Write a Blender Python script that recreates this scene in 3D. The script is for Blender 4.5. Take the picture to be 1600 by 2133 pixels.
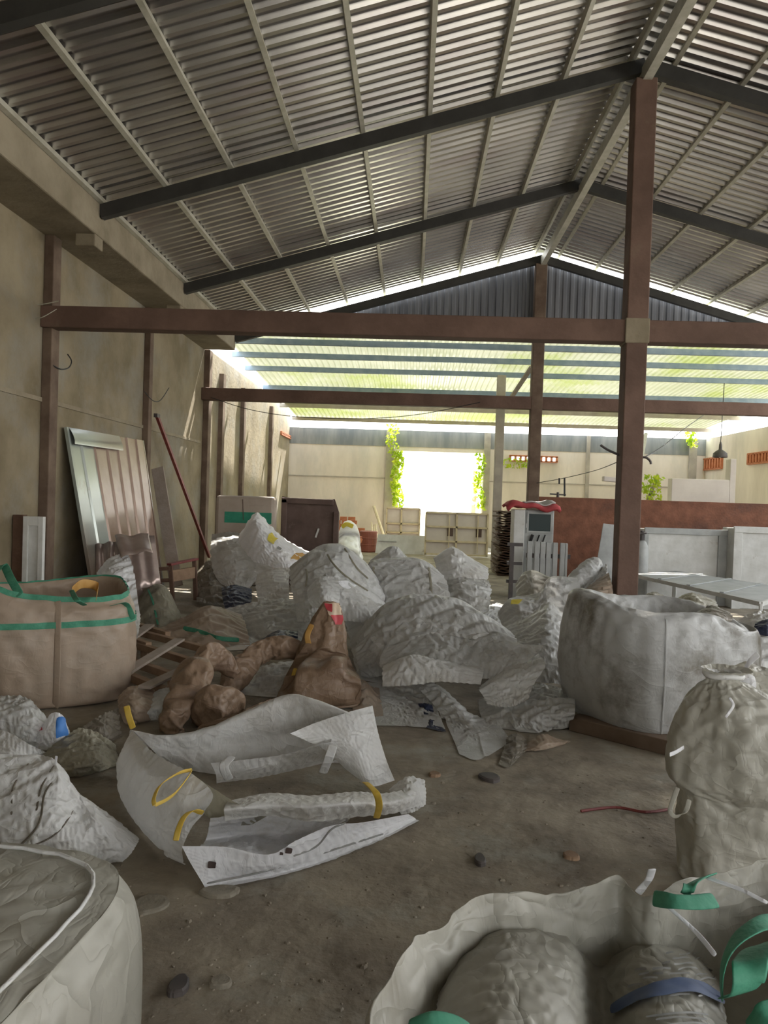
import bpy, bmesh, math, random
import numpy as np
from mathutils import Vector, Matrix

for _o in list(bpy.data.objects):
    bpy.data.objects.remove(_o, do_unlink=True)
SC = bpy.context.scene
COL = SC.collection

# ------------------------------------------------------------------ camera
EYE = Vector((0.0, 0.0, 1.6))
YAW, PITCH, ROLL, FPX = -0.0361, 0.0181, 0.0330, 1600.0
PW, PH = 1600.0, 2133.0
_cy, _sy, _cp, _sp, _cr, _sr = (math.cos(YAW), math.sin(YAW), math.cos(PITCH), math.sin(PITCH), math.cos(ROLL), math.sin(ROLL))
_R = Vector((_cy, -_sy, 0)); _V = Vector((_sy * _sp, _cy * _sp, _cp)); FWD = Vector((_sy * _cp, _cy * _cp, -_sp))
CRIGHT = _R * _cr + _V * _sr
CUP = -_R * _sr + _V * _cr
cam_d = bpy.data.cameras.new('camera'); cam = bpy.data.objects.new('camera', cam_d); COL.objects.link(cam)
cam_d.sensor_fit = 'HORIZONTAL'; cam_d.sensor_width = 36.0; cam_d.lens = 36.0; cam_d.clip_start = 0.05; cam_d.clip_end = 500
m = Matrix((CRIGHT, CUP, -FWD)).transposed().to_4x4(); m.translation = EYE
cam.matrix_world = m
SC.camera = cam

# ------------------------------------------------------------------ sky, sun, exposure
SC.view_settings.view_transform = 'Standard'
try: SC.view_settings.look = 'None'
except Exception: pass
SC.view_settings.gamma = 1.0
SC.view_settings.use_curve_mapping = False
SC.view_settings.exposure = 0.5
SC.cycles.use_denoising = True
SC.cycles.max_bounces = 8
SC.cycles.diffuse_bounces = 5
SC.cycles.sample_clamp_indirect = 12.0
SKY_STRENGTH = 5.0
SUN_STRENGTH = 22.0
world = bpy.data.worlds.new('sky'); SC.world = world; world.use_nodes = True
_nt = world.node_tree; _bg = _nt.nodes['Background']
_tc = _nt.nodes.new('ShaderNodeTexCoord'); _sep = _nt.nodes.new('ShaderNodeSeparateXYZ'); _rmp = _nt.nodes.new('ShaderNodeValToRGB')
_nt.links.new(_tc.outputs['Generated'], _sep.inputs[0]); _nt.links.new(_sep.outputs['Z'], _rmp.inputs[0])
_rmp.color_ramp.elements[0].color = (1.0, 0.98, 0.93, 1); _rmp.color_ramp.elements[1].color = (0.72, 0.85, 1.0, 1)
_nt.links.new(_rmp.outputs[0], _bg.inputs['Color']); _bg.inputs['Strength'].default_value = SKY_STRENGTH
sun_d = bpy.data.lights.new('sun', 'SUN'); sun_d.energy = SUN_STRENGTH; sun_d.angle = 0.02; sun_d.color = (1.0, 0.95, 0.86)
sun = bpy.data.objects.new('sun', sun_d); COL.objects.link(sun)
sun.rotation_euler = Vector((-0.12, -0.62, -0.9)).to_track_quat('-Z', 'Y').to_euler()

# ------------------------------------------------------------------ where a point of the place sits
def ray(px, py):
    u = (px - PW / 2) / FPX; w = (py - PH / 2) / FPX
    return FWD + CRIGHT * u - CUP * w
def at(px, py, Y):
    r = ray(px, py); return EYE + r * (Y / r.y)
def atx(px, py, X):
    r = ray(px, py); return EYE + r * (X / r.x)
def G(px, py, z=0.0):
    r = ray(px, py); return EYE + r * ((z - EYE.z) / r.z)

# ------------------------------------------------------------------ mesh builder
class MB:
    def __init__(s): s.v = []; s.f = []; s.m = []; s.mi = 0
    def add(s, vs, fs):
        o = len(s.v); s.v += [tuple(p) for p in vs]; s.f += [tuple(i + o for i in f) for f in fs]; s.m += [s.mi] * len(fs); return s
    def box(s, lo, hi):
        (x0, y0, z0), (x1, y1, z1) = lo, hi
        return s.add([(x0,y0,z0),(x1,y0,z0),(x1,y1,z0),(x0,y1,z0),(x0,y0,z1),(x1,y0,z1),(x1,y1,z1),(x0,y1,z1)],
                     [(0,3,2,1),(4,5,6,7),(0,1,5,4),(1,2,6,5),(2,3,7,6),(3,0,4,7)])
    def obox(s, c, ax, ay, az):
        c, ax, ay, az = Vector(c), Vector(ax), Vector(ay), Vector(az)
        vs = [c + ax*i + ay*j + az*k for k in (-1,1) for i,j in ((-1,-1),(1,-1),(1,1),(-1,1))]
        fs = [(0,3,2,1),(4,5,6,7),(0,1,5,4),(1,2,6,5),(2,3,7,6),(3,0,4,7)]
        if ax.cross(ay).dot(az) < 0: fs = [tuple(reversed(f)) for f in fs]
        return s.add(vs, fs)
    def bar(s, a, b, w, h, up=(0,0,1)):
        a, b = Vector(a), Vector(b); d = b - a; t = d.normalized(); u = Vector(up)
        x = t.cross(u)
        if x.length < 1e-4: x = t.cross(Vector((0,1,0)))
        x.normalize(); y = x.cross(t).normalized()
        return s.obox((a+b)/2, d/2, x*w/2, y*h/2)
    def tube(s, pts, r, n=8, cap=True):
        pts = [Vector(p) for p in pts]; rs = r if isinstance(r, (list, tuple)) else [r]*len(pts)
        rings = []; prev = None
        for i, p in enumerate(pts):
            t = (pts[min(i+1, len(pts)-1)] - pts[max(i-1, 0)]).normalized()
            if prev is None:
                x = t.orthogonal().normalized()
            else:
                x = prev - t*prev.dot(t); x = x.normalized() if x.length > 1e-5 else t.orthogonal().normalized()
            prev = x; y = t.cross(x)
            rings.append([p + (x*math.cos(2*math.pi*k/n) + y*math.sin(2*math.pi*k/n))*rs[i] for k in range(n)])
        vs = [q for rg in rings for q in rg]; fs = []
        for i in range(len(pts)-1):
            for k in range(n):
                fs.append((i*n+k, i*n+(k+1)%n, (i+1)*n+(k+1)%n, (i+1)*n+k))
        if cap: fs.append(tuple(reversed(range(n)))); fs.append(tuple(range((len(pts)-1)*n, len(pts)*n)))
        return s.add(vs, fs)
    def lathe(s, c, prof, n=24, cap=True):
        c = Vector(c); vs = [c + Vector((r*math.cos(2*math.pi*k/n), r*math.sin(2*math.pi*k/n), z)) for r, z in prof for k in range(n)]; fs = []
        for i in range(len(prof)-1):
            for k in range(n): fs.append((i*n+k, i*n+(k+1)%n, (i+1)*n+(k+1)%n, (i+1)*n+k))
        if cap: fs.append(tuple(reversed(range(n)))); fs.append(tuple(range((len(prof)-1)*n, len(prof)*n)))
        return s.add(vs, fs)
    def grid(s, P, cu=False, cv=False):
        nu, nv = P.shape[:2]; vs = P.reshape(-1, 3).tolist(); fs = []
        for i in range(nu if cu else nu-1):
            for j in range(nv if cv else nv-1):
                a, b = i*nv+j, ((i+1)%nu)*nv+j; c, d = ((i+1)%nu)*nv+(j+1)%nv, i*nv+(j+1)%nv
                fs.append((a, b, c, d))
        return s.add(vs, fs)
    def prism(s, poly, d):
        n = len(poly); d = Vector(d); vs = [Vector(p) for p in poly] + [Vector(p)+d for p in poly]
        return s.add(vs, [tuple(reversed(range(n))), tuple(range(n, 2*n))] + [(i, (i+1)%n, n+(i+1)%n, n+i) for i in range(n)])
    def build(s, name, mats, parent=None, smooth=False, bevel=0.0, sub=0, origin=None):
        me = bpy.data.meshes.new(name)
        o3 = Vector(origin) if origin is not None else (Vector(parent.location) if parent is not None and parent.parent is None else Vector((0,0,0)))
        if parent is not None and parent.parent is not None: o3 = Vector(parent.parent.location) + Vector(parent.location)
        me.from_pydata([tuple(Vector(p)-o3) for p in s.v], [], s.f); me.update()
        for mt in (mats if isinstance(mats, (list, tuple)) else [mats]): me.materials.append(mt)
        if any(s.m): me.polygons.foreach_set('material_index', s.m)
        if smooth: me.polygons.foreach_set('use_smooth', [True]*len(s.f))
        o = bpy.data.objects.new(name, me); COL.objects.link(o)
        if parent is not None: o.parent = parent
        elif origin is not None: o.location = o3
        if bevel:
            b = o.modifiers.new('bevel', 'BEVEL'); b.width = bevel; b.segments = 2; b.limit_method = 'ANGLE'
        if sub:
            b = o.modifiers.new('sub', 'SUBSURF'); b.levels = sub; b.render_levels = sub
        return o
def tag(o, label, cat, group=None, kind=None):
    o['label'] = label; o['category'] = cat
    if group: o['group'] = group
    if kind: o['kind'] = kind
    return o
def thing(name, label, cat, loc, group=None):
    o = bpy.data.objects.new(name, None); COL.objects.link(o); o.location = Vector(loc); o.empty_display_size = 0.1
    return tag(o, label, cat, group)
def struct(name, mb, mt, **k):
    o = mb.build(name, mt, **k); o['kind'] = 'structure'; return o

# ------------------------------------------------------------------ materials
def mat(name, c1, c2=None, rough=0.7, metal=0.0, scale=3.0, detail=6.0, bump=0.0, bscale=30.0, transl=0.0, spec=0.4,
        c3=None, s3=1.0, lo3=0.55, hi3=0.7, stretch=(1,1,1), lo=0.35, hi=0.65):
    mt = bpy.data.materials.new(name); mt.use_nodes = True; nt = mt.node_tree; N = nt.nodes; L = nt.links
    b = N['Principled BSDF']; out = N['Material Output']
    b.inputs['Roughness'].default_value = rough; b.inputs['Metallic'].default_value = metal
    b.inputs['Specular IOR Level'].default_value = spec
    tc = N.new('ShaderNodeTexCoord'); mp = N.new('ShaderNodeMapping'); L.new(tc.outputs['Object'], mp.inputs[0]); mp.inputs['Scale'].default_value = stretch
    col = None
    if c2 is None: b.inputs['Base Color'].default_value = (*c1, 1)
    else:
        nz = N.new('ShaderNodeTexNoise'); nz.inputs['Scale'].default_value = scale; nz.inputs['Detail'].default_value = detail; nz.inputs['Roughness'].default_value = 0.6
        L.new(mp.outputs[0], nz.inputs['Vector'])
        r = N.new('ShaderNodeValToRGB'); r.color_ramp.elements[0].position = lo; r.color_ramp.elements[1].position = hi
        r.color_ramp.elements[0].color = (*c1, 1); r.color_ramp.elements[1].color = (*c2, 1)
        L.new(nz.outputs['Fac'], r.inputs[0]); col = r.outputs[0]
        if c3 is not None:
            n3 = N.new('ShaderNodeTexNoise'); n3.inputs['Scale'].default_value = s3; n3.inputs['Detail'].default_value = 8.0; n3.inputs['Roughness'].default_value = 0.7
            L.new(mp.outputs[0], n3.inputs['Vector'])
            r3 = N.new('ShaderNodeValToRGB'); r3.color_ramp.elements[0].position = lo3; r3.color_ramp.elements[1].position = hi3
            L.new(n3.outputs['Fac'], r3.inputs[0])
            mx = N.new('ShaderNodeMix'); mx.data_type = 'RGBA'; L.new(r3.outputs[0], mx.inputs['Factor']); L.new(col, mx.inputs['A']); mx.inputs['B'].default_value = (*c3, 1)
            col = mx.outputs['Result']
        L.new(col, b.inputs['Base Color'])
    if bump:
        bn = N.new('ShaderNodeTexNoise'); bn.inputs['Scale'].default_value = bscale; bn.inputs['Detail'].default_value = 6.0
        L.new(mp.outputs[0], bn.inputs['Vector'])
        bp = N.new('ShaderNodeBump'); bp.inputs['Strength'].default_value = bump; bp.inputs['Distance'].default_value = 0.02
        L.new(bn.outputs['Fac'], bp.inputs['Height']); L.new(bp.outputs[0], b.inputs['Normal'])
    if transl:
        tr = N.new('ShaderNodeBsdfTranslucent'); ms = N.new('ShaderNodeMixShader'); ms.inputs[0].default_value = transl
        if col is not None: L.new(col, tr.inputs['Color'])
        else: tr.inputs['Color'].default_value = (*c1, 1)
        L.new(b.outputs[0], ms.inputs[1]); L.new(tr.outputs[0], ms.inputs[2]); L.new(ms.outputs[0], out.inputs['Surface'])
    return mt

M = {}
M['floor'] = mat('floor_dirt', (.165,.138,.105), (.33,.285,.22), rough=.85, scale=2.2, detail=12, bump=.7, bscale=14, c3=(.34,.335,.29), s3=1.6, lo3=.52, hi3=.75, spec=.25)
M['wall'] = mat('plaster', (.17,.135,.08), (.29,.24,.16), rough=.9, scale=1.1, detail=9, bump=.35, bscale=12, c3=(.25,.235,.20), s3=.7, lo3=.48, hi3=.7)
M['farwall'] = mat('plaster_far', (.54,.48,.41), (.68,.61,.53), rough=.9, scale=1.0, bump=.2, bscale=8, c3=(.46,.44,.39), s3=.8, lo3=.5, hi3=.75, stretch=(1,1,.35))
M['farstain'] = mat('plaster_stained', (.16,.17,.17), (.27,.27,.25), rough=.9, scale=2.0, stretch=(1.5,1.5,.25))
M['concrete'] = mat('concrete', (.20,.165,.11), (.29,.245,.175), rough=.9, scale=2.0, detail=9, bump=.4, bscale=14)
M['lightconc'] = mat('render_coat', (.52,.47,.43), (.6,.55,.5), rough=.9, scale=2.0)
M['beam'] = mat('brown_paint', (.105,.062,.045), (.16,.097,.072), rough=.8, scale=2.2, bump=.25, bscale=20, c3=(.18,.13,.09), s3=1.3, lo3=.58, hi3=.75)
M['post'] = mat('dark_post', (.10,.065,.045), (.17,.12,.085), rough=.85, scale=3)
M['greycol'] = mat('grey_column', (.30,.27,.23), (.4,.36,.3), rough=.9, scale=3)
M['rafter'] = mat('painted_steel', (.03,.029,.026), (.045,.043,.039), rough=.6, scale=4)
M['purlin'] = mat('galvanised_purlin', (.38,.36,.28), (.5,.48,.40), rough=.5, metal=.3, scale=6)
M['bluepurlin'] = mat('blue_purlin', (.17,.23,.29), (.24,.30,.35), rough=.5, metal=.2, scale=5)
M['roof'] = mat('roof_metal', (.40,.385,.375), (.54,.52,.495), rough=.27, metal=.92, scale=.9, c3=(.37,.32,.32), s3=.5, lo3=.5, hi3=.7, stretch=(1,2.5,1))
M['leanroof'] = mat('lean_roof_sheet', (.40,.41,.28), (.50,.50,.38), rough=.5, scale=.8, transl=.12, c3=(.36,.40,.15), s3=.35, lo3=.5, hi3=.62)
M['gable'] = mat('gable_metal', (.13,.135,.15), (.19,.195,.21), rough=.5, metal=.3, scale=1.5, stretch=(3,1,.4))
M['brick'] = mat('red_brick', (.15,.064,.038), (.23,.10,.06), rough=.9, scale=5, bump=.4, bscale=25, c3=(.065,.04,.036), s3=.7, lo3=.52, hi3=.75)
M['clay'] = mat('clay_vent', (.42,.14,.06), (.55,.22,.12), rough=.85, scale=10)
M['bounceground'] = mat('outside_ground', (.50,.50,.36), (.62,.60,.46), rough=.95, scale=3)  # kept pale so the sunlit ground bounces light in through the far door
M['yard'] = mat('front_yard', (.28,.26,.23), (.36,.34,.30), rough=.95, scale=2)
# ------------------------------------------------------------------ the building
DY = (8.9, 12.18, 15.7)                  # the three roof frames, going away from the camera
XR, ZR, XE, ZE = 2.47, 6.51, -3.74, 4.745   # apex and eave of the rafters' lower edge
XE2 = 2*XR - XE
SL = (ZR - ZE) / (XR - XE)
Y0, Y1, YF = -5.0, 15.9, 26.9
XW, XWR, XLR = -4.38, 9.3, 10.05

floor = MB().box((-5.0, -8, -.12), (11, 27.2, 0)); struct('floor', floor, M['floor'])
out = MB().box((-60, 27.2, -.15), (60, 90, -.02)); struct('ground_back', out, M['bounceground'])
out = MB().box((-60, -70, -.15), (60, -8, -.02)); struct('ground_front', out, M['yard'])

# left wall of the hall with its ring beam
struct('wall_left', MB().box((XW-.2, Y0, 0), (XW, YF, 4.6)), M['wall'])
struct('beam_left', MB().box((XW-.2, Y0, 4.535), (XE, Y1-.15, 4.93)), M['concrete'], bevel=.02)
# corbels under each rafter
for i, y in enumerate(DY[:2]):
    struct('trim_%d' % (i+1), MB().box((XE-.25, y-.12, 4.40), (XE-.015, y+.12, 4.55)), M['concrete'], bevel=.015)
# wall above a horizontal construction joint (day joint of the plaster)
struct('trim_3', MB().bar((XW+.004, Y0, 2.62), (XW+.004, 15.6, 2.62), .03, .05), M['concrete'])
# right wall of the hall (mostly out of view), open high up
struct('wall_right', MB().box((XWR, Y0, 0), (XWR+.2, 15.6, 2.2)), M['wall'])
# unseen end wall added to dim the foreground; its doorway is sized for the daylight
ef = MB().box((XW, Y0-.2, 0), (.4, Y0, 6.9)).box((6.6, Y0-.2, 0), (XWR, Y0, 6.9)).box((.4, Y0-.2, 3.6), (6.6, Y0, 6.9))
struct('wall_front_unseen', ef, M['wall'])
# far yard walls
dx0, dx1, dz = -.50, 2.42, 3.27
va, vb = at(1061, 948, YF), at(1161, 964, YF)
fw = MB().box((XW, YF, 0), (dx0, YF+.2, 3.42)).box((dx1, YF, 0), (va.x, YF+.2, 3.42)).box((vb.x, YF, 0), (XLR, YF+.2, 3.42)).box((va.x, YF, 0), (vb.x, YF+.2, vb.z)).box((va.x, YF, va.z), (vb.x, YF+.2, 3.42)).box((dx0, YF, dz), (dx1, YF+.2, 3.42))
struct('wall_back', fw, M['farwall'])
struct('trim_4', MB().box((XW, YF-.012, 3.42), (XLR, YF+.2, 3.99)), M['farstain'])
struct('wall_right_far', MB().box((XLR, 15.9, 0), (XLR+.2, YF+.2, 4.0)), M['farwall'])
# pilasters and joints of the far wall
n = 5
for px, w in ((812, .28), (1014, .22), (1224, .12), (1442, .25)):
    p = at(px, 960, YF)
    struct('pillar_%d' % n, MB().box((p.x-w/2, YF-.10, 0), (p.x+w/2, YF, 3.98)), M['greycol']); n += 1
struct('trim_5', MB().box((XW, YF-.02, 2.28), (-.9, YF, 2.32)), M['greycol'])
struct('trim_6', MB().box((2.6, YF-.02, 2.28), (XLR, YF, 2.32)), M['greycol'])

# pilasters on the left wall
def pil(name, Y, w, d, z1, mt):
    struct(name, MB().box((XW, Y, 0), (XW+d, Y+w, z1)), mt, bevel=.01)
pil('pillar_left', DY[0]-.05, .20, .115, 4.54, M['post'])
pil('pillar_left.001', DY[1]+.05, .16, .10, 4.54, M['post'])
pil('pillar_left.002', 15.75, .22, .12, 4.54, M['post'])
for i, (px, w) in enumerate(((463, .13), (508, .12), (567, .12))):
    p = atx(px, 900, XW+.1)
    zt = 1.6 + 0
    struct('pillar_far_left.%03d' % i, MB().box((XW, p.y, 0), (XW+.1, p.y+.2, 4.25)), M['post'])

# columns and tie beams
cw = .12
struct('pillar', MB().box((XR-cw, DY[0]-cw, 0), (XR+cw, DY[0]+cw, ZR-.10)), M['beam'], bevel=.012)
struct('pillar.001', MB().box((2.44-.115, DY[2]-.115, 0), (2.44+.115, DY[2]+.115, ZR-.1)), M['post'], bevel=.012)
pc = G(1030, 1184)
struct('pillar.002', MB().box((pc.x-.09, pc.y-.09, 0), (pc.x+.11, pc.y+.11, 4.62)), M['greycol'], bevel=.01)
struct('beam', MB().box((XW, DY[0]-.11, 3.455), (XR-cw, DY[0]+.11, 3.705)), M['beam'], bevel=.012)
struct('beam.001', MB().box((XR+cw, DY[0]-.11, 3.455), (XWR, DY[0]+.11, 3.705)), M['beam'], bevel=.012)
struct('beam.002', MB().box((XW, DY[2]-.11, 3.49), (XLR, DY[2]+.11, 3.74)), M['beam'], bevel=.012)
struct('trim_7', MB().box((XR-cw-.015, DY[0]-cw-.012, 3.44), (XR+cw+.015, DY[0]+cw, 3.72)), M['concrete'], bevel=.01)

# roof sheets: trapezoid ribs running down the slope
def corr(y0, y1, per, h):
    ys = []; y = y0
    while y < y1:
        ys += [(y, 0), (y+per*.30, 0), (y+per*.42, h), (y+per*.88, h)]; y += per
    ys.append((y, 0)); return ys
def rz(x): return ZE + SL*(x-XE) if x <= XR else ZE + SL*(XE2-x)
OFF = .155 + .075
prof = corr(Y0, DY[2]-.10, .168, .042)
def slope(x0, x1):
    P = np.array([[(x, y, rz(x)+OFF+h) for x in (x0, x1)] for y, h in prof]); return MB().grid(P)
struct('ceiling_left', slope(XE-.35, XR-.085), M['roof'])
struct('ceiling_right', slope(XR-.080, XE2+.8), M['roof'])
# rafters
for i, y in enumerate((1.9, 5.55) + DY):
    dzr = -.06 if y == DY[2] else 0
    for s, nm in ((1, 'rafter'), (-1, 'rafter')):
        xa = XE if s > 0 else XE2
        a = Vector((xa, y, ZE+.0775+dzr)); b = Vector((XR, y, ZR+.0775+dzr))
        struct('roof_beam.%03d' % (2*i + (s < 0)), MB().bar(a, b, .10, .155), M['rafter'])
# purlins
xs = [XE+.02] + [-2.98 + .757*k for k in range(8)]
k = 0
for x in xs + [2.80 + .757*j for j in range(9)]:
    zc = rz(x) + .155 + .037
    t = SL if x < XR else -SL
    up = Vector((-t, 0, 1)).normalized()
    struct('roof_purlin_trim_%d' % (k+1), MB().bar((x, Y0, zc), (x, DY[2]+.3, zc), .05, .07, up), M['purlin']); k += 1
struct('ridge_beam', MB().box((XR-.045, Y0, ZR-.13), (XR+.055, DY[2]+.1, ZR+.04)), M['purlin'])
struct('roof_ridge_trim', MB().bar((XR+.01, Y0, rz(XR)+OFF+.03), (XR+.01, DY[2]+.35, rz(XR)+OFF+.03), .13, .01), M['rafter'])

# gable cladding, ribbed vertically, with a gap under the roof
xs = []; x = XE-.3
while x < XE2+.3: xs += [(x, 0), (x+.05, .0), (x+.07, -.022), (x+.13, -.022)]; x += .15
gp = np.array([[(x, DY[2]+.14+h, z) for z in (4.93, max(4.94, rz(x)-.02))] for x, h in xs])
struct('wall_gable', MB().grid(gp), M['gable'])

# lean-to roof over the far yard
LZ = lambda y: 4.80 - .06*(y-16.2)
xs = []; x = -4.05
while x < XLR-.3: xs += [(x, 0), (x+.045, 0), (x+.065, .035), (x+.125, .035)]; x += .145
lp = np.array([[(x, y, LZ(y)+.09+h) for y in (15.86, 26.45)] for x, h in xs])
struct('ceiling_back', MB().grid(lp), M['leanroof'])
for i, y in enumerate((16.2, 17.4, 18.75, 21.05, 23.75, 26.2)):
    struct('lean_purlin_trim_%d' % (i+1), MB().box((-4.2, y-.04, LZ(y)-.03), (XLR-.1, y+.04, LZ(y)+.088)), M['bluepurlin'] if i < 4 else M['greycol'])
struct('brace_trim', MB().bar(at(1064, 830, 18.4), at(1108, 764, 16.4), .09, .05), M['greycol'])
# brick half wall between the hall and the far yard
struct('wall_brick', MB().box((2.56, DY[2]-.07, 0), (XLR, DY[2]+.07, 1.735)), M['brick'], bevel=.01)
# rendered water trough behind the brick wall with its taller pier
a = at(1400, 996, 19.0); b = at(1533, 1000, 19.0)
struct('wall_trough', MB().box((a.x, 19.0, 0), (b.x-.14, 19.3, a.z)), M['lightconc'], bevel=.015)
struct('wall_trough_end', MB().box((b.x-.14, 19.0, 0), (b.x, 19.3, at(1530, 956, 19.0).z)), M['lightconc'], bevel=.01)
# ------------------------------------------------------------------ things of the hall and the yard
M['whitepaint'] = mat('old_white_paint', (.50,.50,.47), (.62,.62,.60), rough=.6, scale=4, c3=(.33,.28,.22), s3=2.5, lo3=.6, hi3=.72, bump=.2, bscale=15)
M['greypaint'] = mat('grey_paint', (.30,.31,.30), (.40,.41,.40), rough=.55, scale=4, c3=(.22,.19,.15), s3=2, lo3=.6, hi3=.75)
M['wood'] = mat('weathered_wood', (.20,.125,.075), (.30,.20,.13), rough=.85, scale=4, stretch=(1,1,1), bump=.3, bscale=25)
M['greywood'] = mat('grey_plank', (.27,.22,.18), (.36,.30,.26), rough=.85, scale=4, bump=.3, bscale=25)
M['darkwood'] = mat('dark_wood', (.085,.045,.03), (.15,.085,.055), rough=.7, scale=5, bump=.2)
M['rust'] = mat('rusty_sheet', (.085,.055,.045), (.145,.10,.085), rough=.7, metal=.2, scale=2.5, c3=(.24,.19,.16), s3=2, lo3=.6, hi3=.75)
M['tank'] = mat('brown_grey_plastic', (.30,.245,.20), (.38,.32,.27), rough=.6, scale=2)
M['green'] = mat('green_strip', (.015,.16,.10), (.03,.24,.15), rough=.6, scale=4)
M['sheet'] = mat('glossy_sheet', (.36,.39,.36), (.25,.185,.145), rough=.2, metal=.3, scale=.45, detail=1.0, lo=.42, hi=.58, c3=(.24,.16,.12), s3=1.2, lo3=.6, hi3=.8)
M['tin'] = mat('old_tin', (.36,.28,.25), (.48,.40,.37), rough=.3, metal=.6, scale=3)
M['redpaint'] = mat('dark_red_paint', (.14,.02,.02), (.2,.045,.035), rough=.5, scale=6)
M['black'] = mat('black_rubber', (.02,.02,.022), rough=.6)
M['dark'] = mat('dark_metal', (.05,.045,.045), (.09,.075,.07), rough=.6, scale=6)
M['screen'] = mat('dark_glass', (.02,.035,.035), rough=.35, spec=.2)
M['brownsheen'] = mat('painted_brown_sheen', (.25,.165,.12), (.33,.235,.185), rough=.24, metal=.15, scale=1.5)  # brown reflection on the leaning sheet, put in as base colour
M['redcloth'] = mat('red_cloth', (.40,.05,.06), (.5,.10,.10), rough=.85, scale=5, transl=.15)
M['whitecloth'] = mat('white_cloth', (.5,.47,.46), (.6,.57,.55), rough=.85, scale=5, transl=.2)
M['ivy'] = mat('ivy_leaf', (.26,.42,.02), (.55,.62,.05), rough=.6, scale=4, transl=.5)
M['tree'] = mat('tree_leaf', (.45,.65,.35), (.55,.75,.45), rough=.7, scale=2, transl=.5)
M['yellow'] = mat('yellow_webbing', (.62,.42,.06), (.75,.54,.12), rough=.7, scale=12, transl=.15)
M['stone'] = mat('dry_mud_piece', (.20,.175,.135), (.28,.25,.20), rough=.95, scale=8, bump=.4)
M['barrel'] = mat('brown_barrel', (.22,.07,.045), (.3,.10,.07), rough=.5, scale=4)
M['straw'] = mat('pale_stick', (.48,.40,.26), (.6,.52,.36), rough=.8, scale=6)

def quad_slab(mb, a, b, c, d, t):
    """slab over the quad a b c d (a-b bottom, d-c top), thickness t away from the viewer"""
    a, b, c, d = map(Vector, (a, b, c, d)); n = (b-a).cross(d-a).normalized()
    if n.dot(a-EYE) < 0: n = -n
    return mb.prism([a, b, c, d], n*t)

# white shutter leaf and boards against the left wall
t = thing('shutter_leaf', 'white shutter leaf with a sunken panel standing behind the tan bulk bag', 'shutter', at(70, 1300, 8.2))
a, b = at(50, 1075, 8.2), at(92, 1075, 8.2); W = b.x-a.x; zt = a.z
fr = MB().box((a.x, 8.18, 0), (a.x+.055, 8.24, zt)).box((b.x-.055, 8.18, 0), (b.x, 8.24, zt)).box((a.x+.055, 8.18, zt-.10), (b.x-.055, 8.24, zt)).box((a.x+.055, 8.18, 0), (b.x-.055, 8.24, .12))
fr.build('frame', M['whitepaint'], t, bevel=.004)
MB().box((a.x+.055, 8.205, .12), (b.x-.055, 8.225, zt-.10)).build('panel', M['whitepaint'], t)
p = at(35, 1072, 8.3); q = at(48, 1072, 8.3)
tag(MB().box((p.x-.03, 8.27, 0), (q.x+.02, 8.36, p.z)).build('door_frame_board', M['darkwood'], bevel=.006, origin=(p.x, 8.3, 0)), 'dark brown board standing directly beside the white shutter leaf', 'board')
p = at(17, 1078, 8.45); q = at(32, 1078, 8.45)
tag(MB().box((p.x-.05, 8.42, 0), (q.x+.01, 8.46, p.z)).build('door_frame_board', M['darkwood'], bevel=.006, origin=(p.x, 8.45, 0)), 'dark board at the edge of the picture, furthest left by the shutter', 'board')

# big glossy sheet leaning on the left wall
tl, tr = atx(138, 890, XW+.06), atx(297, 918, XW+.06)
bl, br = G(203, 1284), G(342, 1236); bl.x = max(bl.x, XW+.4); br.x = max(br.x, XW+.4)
t = thing('metal_door_sheet', 'large glossy ribbed metal sheet with a painted brown sheen leaning on the left wall', 'metal sheet', ((bl+br)/2))
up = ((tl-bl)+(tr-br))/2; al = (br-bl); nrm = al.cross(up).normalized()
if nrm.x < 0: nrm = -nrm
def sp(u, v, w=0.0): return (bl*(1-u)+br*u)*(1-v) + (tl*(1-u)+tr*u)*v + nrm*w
us = [0]
for c in (.14, .3, .46, .6, .74, .88): us += [(c-.018, 0), (c-.008, .02), (c+.008, .02), (c+.018, 0)]
us = [(0, 0)] + us[1:] + [(1, 0)]
rng = random.Random(5)
vv = np.linspace(0, 1, 9)
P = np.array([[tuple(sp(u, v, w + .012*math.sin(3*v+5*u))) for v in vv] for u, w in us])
mb = MB().grid(P); mb.m = [1 if us[i//(len(vv)-1)][0] > .26 else 0 for i in range(len(mb.f))]  # faces beyond the near strip carry the painted brown sheen
mb.build('sheet', [M['sheet'], M['brownsheen']], t, smooth=False)
fr = MB().bar(sp(0, 0), sp(0, 1.0), .05, .04, nrm).build('edge_frame', M['sheet'], t)
MB().bar(sp(1, 0), sp(1, 1.0), .03, .03, nrm).build('edge_frame', M['sheet'], t)
P = np.array([[tuple(sp(u, 1.0-.07*k, .02+.05*math.sin(k*1.6)*(1-u*.5))) for k in (0, .33, .66, 1.0, 1.3)] for u in np.linspace(.01, .62, 7)])
MB().grid(P).build('folded_flap', M['sheet'], t, smooth=True)

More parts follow.
